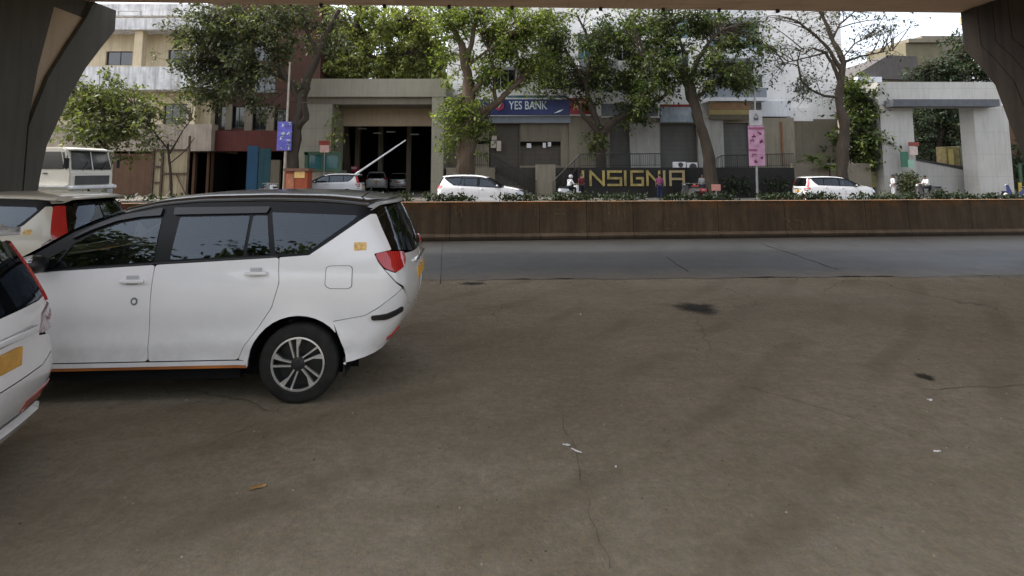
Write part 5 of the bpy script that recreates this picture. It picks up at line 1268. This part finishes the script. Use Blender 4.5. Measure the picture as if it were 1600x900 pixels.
# air conditioner units standing on the platform
def ac(px0,py0,px1,py1,label):
    rt=empty('air_conditioner',(0,0,0),0,label,'air conditioner','outdoor units on the shop platform'); a=prect((px0,py0,px1,py1),36.3)
    g=MB(); g.bev(a[0],36.3,a[1],a[2],36.7,a[3],.03); g.build('casing',M['white_metal'],rt)
    cx=(a[0]*.45+a[2]*.55); cz=(a[1]+a[3])/2; r_=min(a[3]-a[1],a[2]-a[0])*.42; g=MB(); g.lathe([(0,-.015),(r_,-.015),(r_,.02)],20,'y',(cx,36.29,cz)); f=g.build('fan_guard',M['frame_dark'],rt)
    g=MB()
    for k in range(3): g.lathe([(r_*(.3+.3*k),-.03),(r_*(.34+.3*k),-.03)],20,'y',(cx,36.29,cz))
    g.build('guard_ring',M['steel'],f)
    g=MB(); g.box(a[0]+.05,36.35,zf-.4 if a[1]<zf else zf,a[0]+.1,36.6,a[1]); g.build('foot',M['steel'],rt); g=MB(); g.box(a[2]-.1,36.35,zf-.4 if a[1]<zf else zf,a[2]-.05,36.6,a[1]); g.build('foot',M['steel'],rt)
ac(1053,253,1072,262,'outdoor unit standing left above the last sign letters'); ac(1074,254,1090,268,'outdoor unit standing right above the last sign letters')

# -- F: right portal
Y=37.0
P2=empty('entrance_portal',(0,0,0),0,'pale concrete entrance portal with a dark canopy at right','gateway')
M['pale_portal']=wallm('pale_grey_cladding',(.46,.45,.42),(.27,.26,.24),.55,lines=(2.1,1.6)); M['canopy']=plain('dark_grey_canopy',(.075,.08,.09),.6)
pbox('lintel',(1372,128,1564,164),Y,2,M['pale_portal'],P2)
pbox('canopy_slab',(1396,155,1562,166),Y-.9,.88,M['canopy'],P2)
pbox('portal_pier',(1379,164.4,1430,312),Y+.02,1.2,M['pale_portal'],P2,z0=0); pbox('portal_pier',(1526,164.4,1580,312),Y+.02,1.2,M['pale_portal'],P2,z0=0)
rp=empty('ramp_wall',(0,0,0),0,'pale sloping ramp wall inside the right portal','wall')
g=MB(); Yr=39; a,b_,c_,d_=at(1428,250,Yr),at(1532,270,Yr),at(1532,312,Yr),at(1428,312,Yr); g.prism([(a.x,a.z),(b_.x,b_.z),(c_.x,0),(d_.x,0)],'y',Yr,Yr+.25); g.build('wall_body',M['pale_portal'],rp)
g=MB(); up=Vector((0,0,.16)); g.prism([(a.x,a.z+.003),(b_.x,b_.z+.003),(b_.x,b_.z+.25),(a.x,a.z+.12)],'y',Yr-.08,Yr+.33); g.build('coping',M['frame_dark'],rp)
yb=empty('yellow_cabinet',(0,0,0),0,'yellow box cabinet behind the ramp wall in the right portal','cabinet'); pbox('cabinet_body',(1479,229,1500,262),41,1,plain('yellow_cabinet',(.15,.115,.03),.6,var=.4),yb,.04); pbox('cabinet_door',(1482,233,1490,258),40.96,.03,plain('dull_yellow_door',(.35,.28,.08),.6),yb); pbox('cabinet_side',(1500.5,228,1510,262),41.05,1,plain('olive_cabinet',(.12,.12,.06),.6),yb)
bw=empty('rear_wall',(0,0,0),0,'dark coloured wall with a pale painted strip of sunlight behind the right portal','wall'); pbox('wall_body',(1395,168,1560,312),50,.3,M['void'],bw,z0=0)
M['sun_strip']=plain('painted_sunlight',(.8,.7,.55),.8)  # pale colour paints sunlight onto a strip of the wall
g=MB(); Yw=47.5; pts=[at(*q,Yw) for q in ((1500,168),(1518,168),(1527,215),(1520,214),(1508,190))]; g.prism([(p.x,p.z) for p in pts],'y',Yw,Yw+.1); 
g.build('painted_sun_patch',M['sun_strip'],bw)
pbox('grey_panel',(1507,205,1540,262),48.6,.2,M['grey_dim'],bw,z0=0)
gs=empty('guard_board',(0,0,0),0,'green notice board at the right portal pier above the shrub','board'); pbox('board_panel',(1408,237,1420,261),36.4,.06,plain('green_board',(.04,.14,.09),.6),gs); pbox('board_notice',(1419,250,1428,262),36.36,.04,plain('pale_green_notice',(.25,.42,.33),.6),gs)
g=MB(); a=at(1411,262,36.4); g.box(a.x-.03,36.41,.14,a.x+.03,36.45,a.z); g.build('board_post',M['steel'],gs)
rb=empty('small_sign',(0,0,0),0,'pinkish sign with a dark red top on the right portal pier','sign'); pbox('sign_board',(1422,229,1434,242),36.5,.04,plain('pale_pink_board',(.5,.4,.36),.6),rb); pbox('sign_top',(1420,222,1436,228),36.48,.06,plain('dark_red_top',(.2,.04,.03),.6),rb)
sw=empty('garden_wall',(0,0,0),0,'shaded garden wall at the far right beyond the right portal','wall'); pbox('wall_body',(1572,185,1720,312),40.5,.3,M['gate_brown'],sw,z0=0)
gpo=empty('striped_post',(0,0,0),0,'thin green and yellow post at the right edge beside the flyover pier','post'); pbox('green_section',(1593,255,1597,285),37,.1,M['green_frame'],gpo); pbox('yellow_section',(1593,285.3,1597,300),37,.1,plain('yellow_post',(.4,.3,.06),.6),gpo); pbox('post_foot',(1592,300.3,1598,316),36.98,.14,M['steel'],gpo,z0=.14)
# gate posts between building and portal
gp=empty('gate_post',(0,0,0),0,'dark gate with pale posts left of the right portal','gate')
pbox('gate_post',(1352,243,1362,312),38,.4,M['grey_render'],gp,z0=0); pbox('gate_leaf',(1363,245,1373,312),38.1,.1,M['frame_dark'],gp,z0=0); pbox('gate_panel',(1357,268,1371,293),37.8,.05,plain('olive_board',(.25,.23,.10),.6),gp); pbox('side_block',(1360,225,1380,312),38.4,2,M['pale_portal'],gp,z0=0)
# distant roofs
hs=empty('tiled_house',(0,0,0),0,'low house with a dark sloping roof behind the right portal','house'); Yh=62
pts=[at(*q,Yh) for q in ((1338,122),(1345,112),(1388,86),(1432,88),(1440,125))]; g=MB(); g.prism([(p.x,p.z) for p in pts],'y',Yh,Yh+9); g.build('roof',wallm('dark_roof_tiles',(.10,.09,.085),(.045,.04,.038),.6),hs)
pbox('wall',(1350,122,1445,312),Yh+.5,8,M['grey_dim'],hs,z0=0); pbox('eave',(1340,120,1378,128),Yh-.8,.7,M['white_slab'],hs)
h2=empty('yellow_house',(0,0,0),0,'dull yellow rooftop block behind the sloping roof','house'); pbox('wall',(1423,66,1480,312),72,8,wallm('dull_yellow_wall',(.17,.15,.095),(.085,.075,.05),.7),h2,z0=0); pbox('roof_slab',(1420,60,1485,66),71.5,9,M['grey_dim'],h2); pbox('side_tower',(1445,56,1520,200),74,6,M['grey_dim'],h2)
# ------------------------------------------------------------------ street furniture, vehicles, people
def pole(name,top,bot,Y,r,label,cat,parent=None):
    rt=empty(name,(0,0,0),0,label,cat); a=at(*top,Y); b=at(*bot,Y); g=MB(); x=(a.x+b.x)/2; g.tube([(b.x,Y,.14),(b.x+(a.x-b.x)*.5,Y,a.z/2),(a.x,Y,a.z)],[r,r*.9,r*.7],8); return rt,g
rt,g=pole('sign_pole',(453,97),(443,300),32.6,.09,'tall pale pole carrying a blue sign board at left','sign pole'); g.build('pole',plain('pale_grey_pole',(.42,.37,.30),.5,metal=.2),rt)
M['sign_blue']=plain('violet_blue_board',(.11,.10,.42),.5,var=.3,scale=3)
pbox('sign_board',(433,190,455.5,235),32.42,.06,M['sign_blue'],rt)
rg=random.Random(3); g=MB()
def glyph(x0,y0,x1,y1,Y,g,rg):       # one unreadable character: a head line with strokes hanging from it
    def bar(a,b,w_=.035):
        p,q=at(*a,Y),at(*b,Y); d=(q-p).normalized(); n=Vector((-d.z,0,d.x))*w_; g.add([p+n,p-n,q-n,q+n],[(0,1,2,3)])
    
    e_=(rg.uniform(x0,x1),rg.uniform(y0,y1))
    for _ in range(rg.randint(4,6)):
        p_=e_; a_=rg.uniform(0,6.28); l_=rg.uniform(2.5,5)
        e_=(min(x1,max(x0,p_[0]+l_*math.cos(a_)))+.1,min(y1,max(y0,p_[1]+l_*math.sin(a_)))+.13); bar(p_,e_,rg.uniform(.025,.05))
for (x0,y0,x1,y1) in ((439,193,446,201),(447,192,454,199),(439,203,445,212),(446,202,453,211),(438,214,446,224),(447,214,453,223),(437,226,443,233),(446,226,452,233)): g=MB(); glyph(x0,y0,x1,y1,32.40,g,rg); g.build('sign_glyph',M['sign_white'],rt,fix=False)
fp=empty('feeder_pillar',(0,0,0),0,'orange red electrical box with a pale yellow plate beside the sign pole','cabinet')
M['orange_red']=wallm('orange_red_cabinet',(.40,.09,.035),(.16,.06,.04),.7)
pbox('cabinet_body',(445,268,480,312),31.8,.8,M['orange_red'],fp,.03,z0=.14); pbox('cabinet_roof',(443,263,482,267.6),31.7,1.0,plain('brown_roof_sheet',(.16,.07,.04),.6),fp)
pbox('warning_plate',(460,267.8,476,278),31.77,.025,M['sticker'],fp); pbox('cabinet_door',(447,272,459,302),31.77,.025,plain('orange_door',(.42,.15,.07),.6,var=.3),fp)
rt,g=pole('sign_pole',(1178,105),(1183,300),32.8,.075,'grey pole carrying a grey plate above a pink sign board','sign pole'); g.build('pole',M['steel'],rt)
pbox('upper_plate',(1171,172,1191,196),32.68,.05,plain('pale_grey_plate',(.34,.325,.33),.6),rt); pbox('plate_mark',(1178,184,1185,188),32.66,.015,plain('dark_mark',(.06,.06,.07),.6),rt)
g=MB(); g.tube([at(1178,184,32.665),at(1181,177,32.665),at(1185,184,32.665)],.04,5); g.build('plate_mark',plain('grey_mark',(.2,.2,.21),.6),rt)
pbox('sign_board',(1170,196.6,1195,259),32.68,.05,plain('dusty_pink_board',(.36,.19,.27),.6,var=.3,scale=2),rt)
M['magenta_dark']=plain('dark_magenta_print',(.22,.05,.10),.6)
g=MB(); rg=random.Random(9)
for (x0,y0,x1,y1) in ((1174,206,1181,214),(1183,206,1191,215),(1173,217,1181,225),(1183,218,1191,226),(1174,240,1182,247),(1184,241,1191,248),(1175,250,1190,255)): g=MB(); glyph(x0,y0,x1,y1,32.66,g,rg); g.build('sign_glyph',M['magenta_dark'],rt,fix=False)
for r in ((1170,199,1194,202),(1170,233,1183,236)): g=MB(); a=prect(r,32.665); g.add([(a[0],32.66,a[1]),(a[2],32.66,a[1]),(a[2],32.66,a[3]),(a[0],32.66,a[3])],[(0,1,2,3)]); g.build('sign_bar',M['magenta_dark'],rt,fix=False)
bx=empty('small_sign',(0,0,0),0,'little red and pink board at the foot of the leaning trunk','sign'); pbox('sign_board',(1112,288,1126,298),33,.05,plain('pale_red_board',(.45,.2,.16),.6),bx)
g=MB(); a=at(1119,298,33.02); g.tube([(a.x,33.03,a.z),(a.x,33.03,.14)],.03,6); g.build('sign_post',M['steel'],bx)

# cars
near_car=innova(M['white_paint'],M['black_roof'],'large white people carrier with a black roof parked side-on in front','car')
near_car.location=(-1.8997,5.4466,0); near_car.rotation_euler=(0,0,R(3.3))
c2=compact(M['white_paint'],M['white_paint'],'white wagon cut by the left edge, its tail towards the street','car',False)
c2.location=(-3.93,3.0,0); c2.rotation_euler=(0,0,R(14))
c3=compact(M['cream_paint'],M['cream_paint'],'pale roofed wagon parked behind the large white car at left','car')
c3.location=(-6.95,7.9,0); c3.rotation_euler=(0,0,R(3))
def far_car(src,label,px,Y,rz,mat=None,z=0.004):
    c=copy_tree(src); c['label']=label; p=at(px,300,Y); c.location=(p.x,Y,z); c.rotation_euler=(0,0,R(rz))
    if mat:
        def rec(o):
            for ch in o.children:
                if ch.type=='MESH' and ch.data.materials[0] in (M['white_paint'],M['black_roof'],M['cream_paint']):
                    d=ch.data.copy(); d.materials[0]=mat; ch.data=d
                rec(ch)
        rec(c)
    return c
w1=far_car(near_car,'white people carrier driving right behind the median wall below the bank sign',713,27.0,180,M['white_paint'])
w2=far_car(c3,'white wagon facing right behind the median wall below the slender tree',1268,31.0,180,M['white_paint'])
w3=far_car(c3,'dark windowed silver wagon parked in front of the portal opening',548,34.6,2,M['silver_paint'],.144)
w4=far_car(near_car,'silver people carrier with its tail to the street inside the left portal',588,44.5,-78,M['silver_paint'],0.144)
w5=far_car(c3,'white wagon seen from behind deep inside the left portal',624,48.5,-88,M['white_paint'],.144)
w6=far_car(c2,'red wagon parked deep in the left portal behind the silver wagon',548,47.0,-80,M['red_paint'],.144)

# truck: cab turned towards the street, load bed behind
tk=empty('truck',(0,0,0),0,'white truck with a tall cab standing behind the pier at left','truck')
Lc,Wc=1.75,2.15
M['truck_white']=paintm('dusty_truck_paint',(.66,.63,.54),amt=.6,rough=.4,coat=.2)
def prof(): return [(0,1.15),(0,3.0),(.15,3.12),(1.35,3.12),(1.52,3.04),(1.74,2.10),(1.78,1.95),(1.78,1.15)]
g=MB(); g.prism([(p[0],p[1]) for p in prof()],'y',-Wc/2,Wc/2); o=g.build('cab',M['truck_white'],tk)
bm=bmesh.new(); bm.from_mesh(o.data); bmesh.ops.bevel(bm,geom=bm.edges[:],offset=.05,segments=2,affect='EDGES'); bm.to_mesh(o.data); bm.free()
def fside(pts,name,m,y,parent=tk,th=.02):
    g=MB(); g.prism(pts,'y',y,y+(-th if y<0 else th)); return g.build(name,m,parent)
for y in (-Wc/2,Wc/2):
    fside([(.12,2.25),(.12,2.88),(.30,2.88),(.34,2.25)],'rear_side_window',M['pane'],y); fside([(.48,2.18),(.48,2.92),(1.28,2.92),(1.48,2.18)],'side_window',M['pane'],y); fside([(1.36,2.9),(1.44,2.9),(1.62,2.16),(1.56,2.16)],'quarter_light',M['pane'],y)
    g=MB(); s_=-1 if y<0 else 1; g.tube([(1.62,y,2.75),(1.80,y+s_*.22,2.72),(1.80,y+s_*.22,2.3)],.02,6); g.build('mirror_arm',M['black_trim'],tk); g=MB(); g.bev(1.76,y+s_*.14,2.22,1.82,y+s_*.30,2.62,.02); g.build('side_mirror',M['black_trim'],tk)
    fside([(.55,1.98),(.55,2.02),(.75,2.02),(.75,1.98)],'door_handle',M['black_trim'],y,th=.04)
g=MB()
def sl(z): return 1.52+(3.04-z)/(3.04-2.10)*.22
v=[(sl(2.96)+.035,-.9,2.96),(sl(2.96)+.035,.9,2.96),(sl(2.16)+.035,.98,2.16),(sl(2.16)+.035,-.98,2.16)]; g.add(v,[(0,1,2,3)]); g.build('windscreen',M['pane'],tk)
g=MB(); g.bev(1.79,-.85,1.5,1.82,.85,1.9,.01); g.build('grille',plain('grey_grille',(.07,.07,.068),.5),tk)
g=MB(); g.bev(1.40,-1.0,2.98,1.80,1.0,3.05,.02); g.build('sun_visor',M['truck_white'],tk)
g=MB(); g.tube([(sl(2.96)+.05,0,2.98),(sl(2.14)+.05,0,2.14)],.025,6); g.build('windscreen_divider',M['truck_white'],tk)
for y in (-.5,.45):
    g=MB(); g.tube([(sl(2.14)+.06,y,2.12),(sl(2.5)+.06,y+.35,2.5)],.014,5); g.build('wiper',M['black_trim'],tk)
g=MB(); g.bev(1.70,-1.1,1.32,1.98,1.1,1.46,.03); g.build('bumper_bar',M['white_metal'],tk); g=MB(); g.bev(1.62,-1.08,.62,1.9,1.08,1.0,.04); g.build('bumper',plain('yellowish_bumper',(.45,.38,.22),.6),tk)
for y in (-1.22,1.076):
    g=MB(); g.box(-.3,y,1.42,1.72,y+.144,1.50); g.build('step_ledge',M['white_metal'],tk)
for y in (-.8,.8):
    g=MB(); g.bev(1.9,y-.16,1.06,1.93,y+.16,1.28,.02); g.build('headlamp',M['head_lamp'],tk)
g=MB(); g.box(-5,-.5,.7,1.6,.5,.95); g.build('chassis',M['under'],tk); 
g=MB(); g.box(-5.2,-1.15,1.0,-.25,1.15,1.12); g.box(-5.2,-1.15,1.12,-.25,-1.1,2.2); g.box(-5.2,1.1,1.12,-.25,1.15,2.2); g.box(-.35,-1.1,1.12,-.25,1.1,2.9); g.box(-5.2,-1.1,1.12,-5.12,1.1,2.2); g.build('load_bed',M['gate_brown'],tk)
for x in (.95,-3.9):
    for s_ in (-1,1): wheel_parts(tk,x,s_*.95,.5,.28,s_,.28,'plain')
p=at(110,280,21); tk.location=(p.x-1.35,21.8,0.004); tk.scale=(.95,.95,.95); tk.rotation_euler=(0,0,R(-4))

# people
M['skin']=plain('brown_skin',(.20,.105,.065),.6,var=.1); M['hair']=plain('black_hair',(.01,.009,.008),.6)
def skin_mesh(name,joints,edges,m,parent,sub=2):
    me=bpy.data.meshes.new(name); me.from_pydata([j[0] for j in joints],edges,[]); o=bpy.data.objects.new(name,me); put(o)
    o.modifiers.new('skin','SKIN'); 
    for v,j in zip(me.skin_vertices[0].data,joints): v.radius=(j[1],j[1]) if not hasattr(j[1],'__len__') else j[1]
    me.skin_vertices[0].data[0].use_root=True
    s=o.modifiers.new('sub','SUBSURF'); s.levels=sub; s.render_levels=sub
    dg=bpy.context.evaluated_depsgraph_get(); m2=bpy.data.meshes.new_from_object(o.evaluated_get(dg)); bpy.data.objects.remove(o)
    m2.materials.clear(); m2.materials.append(m); m2.polygons.foreach_set('use_smooth',[True]*len(m2.polygons)); m2.name=name
    return put(bpy.data.objects.new(name,m2),parent)
def person(label,x,y,rz,shirt,trousers,pose='stand',z=.14,helmet=None,hgt=1.68):
    rt=empty('person',(x,y,z),R(rz),label,'person'); k=hgt/1.68
    if pose=='stand':
        hip=.90; J=dict(pel=(0,0,.92),ch=(0,0,1.25),nk=(0,.01,1.42),hd=(0,.03,1.56),ht=(0,.02,1.64))
        legs=[[(s*.09,0,.88),(s*.10,.02*s,.48),(s*.10,-.03*s,.08),(s*.11,.12-.03*s,.03)] for s in (-1,1)]
        arms=[[(s*.17,0,1.36),(s*.23,-.02,1.10),(s*.24,.06+.04*s,.86),(s*.24,.09+.04*s,.76)] for s in (-1,1)]
    else:                                      # seated on a two-wheeler, hands to the bar, facing +y
        J=dict(pel=(0,-.05,.82),ch=(0,.03,1.14),nk=(0,.07,1.31),hd=(0,.12,1.45),ht=(0,.11,1.53))
        legs=[[(s*.10,-.03,.80),(s*.17,.38,.74),(s*.16,.30,.36),(s*.17,.44,.31)] for s in (-1,1)]
        arms=[[(s*.17,.04,1.26),(s*.25,.14,1.02),(s*.27,.42,1.0),(s*.26,.50,.99)] for s in (-1,1)]
    def sc(p): return (p[0]*k,p[1]*k,p[2]*k)
    js=[(sc(J['pel']),(.14*k,.10*k)),(sc(J['ch']),(.155*k,.10*k)),(sc(J['nk']),.052*k),(sc(J['hd']),(.078*k,.095*k)),(sc(J['ht']),(.065*k,.08*k))]; ed=[(0,1),(1,2),(2,3),(3,4)]
    for l in legs:
        n=len(js); js+=[(sc(q),r*k) for q,r in zip(l,(.085,.06,.042,.04))]; ed+=[(0,n),(n,n+1),(n+1,n+2),(n+2,n+3)]
    for a_ in arms:
        n=len(js); js+=[(sc(q),r*k) for q,r in zip(a_,(.052,.042,.033,.035))]; ed+=[(1,n),(n,n+1),(n+1,n+2),(n+2,n+3)]
    body=skin_mesh('body',js,ed,M['skin'],rt)
    js=[(sc(J['pel']),(.165*k,.125*k)),(sc(J['ch']),(.18*k,.125*k)),(tuple(np.array(sc(J['ch']))*.35+np.array(sc(J['nk']))*.65),.085*k)]; ed=[(0,1),(1,2)]
    for a_ in arms:
        n=len(js); e=tuple(np.array(a_[1])*.8+np.array(a_[2])*.2); js+=[(sc(a_[0]),.072*k),(sc(a_[1]),.06*k),(sc(e),.056*k)]; ed+=[(1,n),(n,n+1),(n+1,n+2)]
    skin_mesh('shirt',js,ed,shirt,rt)
    js=[(sc(J['pel']),(.16*k,.12*k))]; ed=[]
    for l in legs:
        n=len(js); js+=[(sc(l[0]),.10*k),(sc(l[1]),.078*k),(sc(l[2]),.06*k)]; ed+=[(0,n),(n,n+1),(n+1,n+2)]
    skin_mesh('trousers',js,ed,trousers,rt)
    h=np.array(sc(J['hd'])); g=MB()
    if helmet: g.ball((h[0],h[1]-.01,h[2]+.04),.135*k,.15*k,.14*k,14,10); g.build('helmet',helmet,rt,True)
    else: g.ball((h[0],h[1]-.025,h[2]+.045),.088*k,.10*k,.075*k,12,8); g.build('hair',M['hair'],rt,True)
    for s_ in (-1,1):
        g=MB(); g.bev(s_*.11*k-.045,legs[0][3][1]*k-.16,(legs[0][3][2]-.05)*k,s_*.11*k+.045,legs[0][3][1]*k+.10,(legs[0][3][2]+.045)*k,.02)
        if pose!='stand': g.v=[(p[0]+s_*.06*k,p[1],p[2]) for p in g.v]
        g.build('shoe',M['black_trim'],rt)
    return rt
C_=lambda n,c: plain(n,c,.85,spec=.2)
white_sh=C_('white_shirt',(.7,.7,.7)); maroon=C_('maroon_shirt',(.10,.02,.03)); magenta=C_('magenta_top',(.17,.045,.10)); jeans=C_('blue_jeans',(.018,.024,.065)); dark=C_('dark_trousers',(.02,.02,.025)); grey_sh=C_('grey_shirt',(.25,.26,.27))
def wp(px,Y): q=at(px,300,Y); return q.x,Y
person('person in a white shirt walking in front of the right portal pier',*wp(1396,35.2),70,white_sh,C_('pale_trousers',(.5,.5,.52)),hgt=1.62)
person('person in a maroon shirt standing at the left end of the gold letters',*wp(909,34.6),20,maroon,dark,hgt=1.66)
person('person in a magenta top and blue jeans in front of the gold letters',*wp(1031,34.6),-20,magenta,jeans,hgt=1.66)
person('person in a grey shirt standing right of the gold letters',*wp(1098,34.8),150,grey_sh,jeans,hgt=1.66)
def scooter(label,x,y,rz,m,z=.144,group='two-wheelers by the far pavement'):
    rt=empty('scooter',(x,y,z),R(rz),label,'scooter',group)      # faces +y
    for yy in (-.62,.64):
        g=MB(); prof=[(.13,-.045),(.20,-.05),(.235,-.035),(.25,0),(.235,.035),(.20,.05),(.13,.045)]; g.lathe(prof,24,'x',(0,0,0)); w_=g.build('wheel',M['rubber'],rt,True); w_.location=(0,yy,.25)
        g=MB(); g.lathe([(.14,-.03),(.04,-.05),(.03,.05),(.14,.03)],16,'x'); g.build('rim',M['alloy'],w_)
    g=MB(); g.prism([(-.82,.55),(-.75,.74),(-.2,.70),(-.05,.42),(.25,.30),(.3,.24),(-.2,.22),(-.45,.32)],'x',-.16,.16); g.build('rear_body',m,rt)
    g=MB(); g.prism([(.30,.26),(.50,.92),(.60,.92),(.58,.55),(.48,.30)],'x',-.2,.2); g.build('front_shield',m,rt); g=MB(); g.bev(-.13,-.8,.74,.13,-.12,.83,.03); g.build('seat',M['black_trim'],rt)
    g=MB(); g.tube([(0,.64,.25),(0,.5,.98)],.035,8); g.tube([(-.32,.42,1.0),(-.12,.50,1.02),(.12,.50,1.02),(.32,.42,1.0)],.02,8); g.build('handlebar',M['steel'],rt); g=MB(); g.ball((0,.60,.88),.10,.07,.09); g.build('headlamp',M['head_lamp'],rt,True)
    g=MB(); g.box(-.1,.5,.44,.1,.86,.50); g.build('mudguard',m,rt); return rt
Wt=M['white_metal']; x,y=wp(890,33.6)
scooter('pale scooter ridden left of the maroon shirt',x,y,-60,Wt,.144); person('person in white riding the pale scooter left of the gold letters',x,y,-60,white_sh,dark,'ride',helmet=plain('pale_helmet',(.5,.5,.5),.3))
x,y=wp(1449,34.4); scooter('dark scooter ridden past the right portal shrub',x,y,80,M['grey_paint'],.144); person('person in a white shirt riding the dark scooter by the portal shrub',x,y,80,white_sh,dark,'ride')
for i,(px,rz,m) in enumerate(((1078,15,M['grey_paint']),(1092,5,M['red_paint']),(1110,-10,M['grey_paint']),(428,30,Wt),(414,10,M['grey_paint']))):
    x,y=wp(px,34.2); scooter(['dark scooter parked below the last gold letter','red scooter parked just left of the leaning trunk','dark scooter parked against the leaning trunk','pale scooter parked left of the orange box','dark scooter parked by the blue hoarding'][i],x,y,rz,m,.144)
x,y=wp(1592,34.5); scooter('dark blue scooter parked beyond the right portal by the flyover pier',x,y,40,C_('blue_scooter',(.03,.035,.10)),.144)
# trees on the near side of the street, behind the camera: they shade the scene and show in the car windows
for i,(x,y,h_) in enumerate(((-16,-11,13.5),(-8.2,-12.5,12.5),(-26,-13,13),(-1,-15,11),(12,-16,11))):
    rt=empty('roadside_tree',(x,y,0),0,['big leafy tree across the road at left','big leafy tree opposite the parked cars','big leafy tree far left across the road','smaller leafy tree opposite the parked cars','big leafy tree across the road at right'][i],'tree','trees on the near roadside')
    g=MB(); g.tube([(0,0,0),(.1,.1,h_*.3),(0,.2,h_*.55),(.3,0,h_*.8)],[.35,.28,.2,.1],8); g.build('trunk',M['bark'],rt,True)
    tree_leaves('crown',[((0,0,h_*.75),(3,2.3,h_*.24),2),((1.9,.5,h_*.55),(2.2,1.8,h_*.2),1),((-2,.3,h_*.58),(2.2,1.8,h_*.2),1)],7000,.45,M['leaf_mid'],rt,200+i,per=12,spread=.6)
rng=np.random.default_rng(12); V=[];F=[]
for k in range(2600):
    if k<1500: x,y=rng.uniform(-6,9),rng.uniform(2.2,9.4)
    else: x=rng.uniform(-14,16); y=EDGE(x)+rng.normal()*.22
    r_=rng.uniform(.003,.010)*(1 if k<1500 else 1.7); n0=len(V)
    a=rng.random()*6.28
    for i in range(5):
        t_=a+i*2*math.pi/5; V.append((x+r_*math.cos(t_)*rng.uniform(.7,1.3),y+r_*math.sin(t_)*rng.uniform(.7,1.3),.002))
    V.append((x,y,.002+r_*.9)); F+=[(n0+i,n0+(i+1)%5,n0+5) for i in range(5)]
m,t_,b_=nt('loose_grit'); g_=t_.nodes.new('ShaderNodeNewGeometry'); rp=t_.nodes.new('ShaderNodeValToRGB'); rp.color_ramp.elements[0].color=(.05,.04,.03,1); rp.color_ramp.elements[1].color=(.34,.29,.22,1); t_.links.new(g_.outputs['Random Per Island'],rp.inputs[0]); t_.links.new(rp.outputs[0],b_.inputs['Base Color']); b_.inputs['Roughness'].default_value=.9
tag(mk('loose_grit',V,F,m),'loose grit and small stones scattered over the dusty ground','grit',kind='stuff')
# ------------------------------------------------------------------ daylight
SUN_EL, SUN_AZ = 50, -84
w=bpy.data.worlds.new('World'); scene.world=w; w.use_nodes=True; t=w.node_tree
bg=t.nodes['Background']; sky=t.nodes.new('ShaderNodeTexSky'); sky.sky_type='NISHITA'; sky.sun_disc=False
sky.sun_elevation=R(SUN_EL); sky.sun_rotation=R(SUN_AZ); sky.air_density=1.0; sky.dust_density=4.0; sky.ozone_density=1.0
hs=t.nodes.new('ShaderNodeHueSaturation'); hs.inputs['Saturation'].default_value=.4; hs.inputs['Value'].default_value=3.1
t.links.new(sky.outputs[0],hs.inputs['Color']); t.links.new(hs.outputs[0],bg.inputs[0]); bg.inputs[1].default_value=.15
sd=bpy.data.lights.new('sun','SUN'); sd.energy=3.4; sd.angle=R(3); sd.color=(1,.95,.86)
so=bpy.data.objects.new('sun',sd); put(so)
D=Vector((math.sin(R(SUN_AZ))*math.cos(R(SUN_EL)),math.cos(R(SUN_AZ))*math.cos(R(SUN_EL)),math.sin(R(SUN_EL))))
so.rotation_euler=(-D).to_track_quat('-Z','Y').to_euler(); so.location=(-20,30,40)
scene.view_settings.view_transform='Standard'; scene.view_settings.look='None'; scene.view_settings.exposure=0
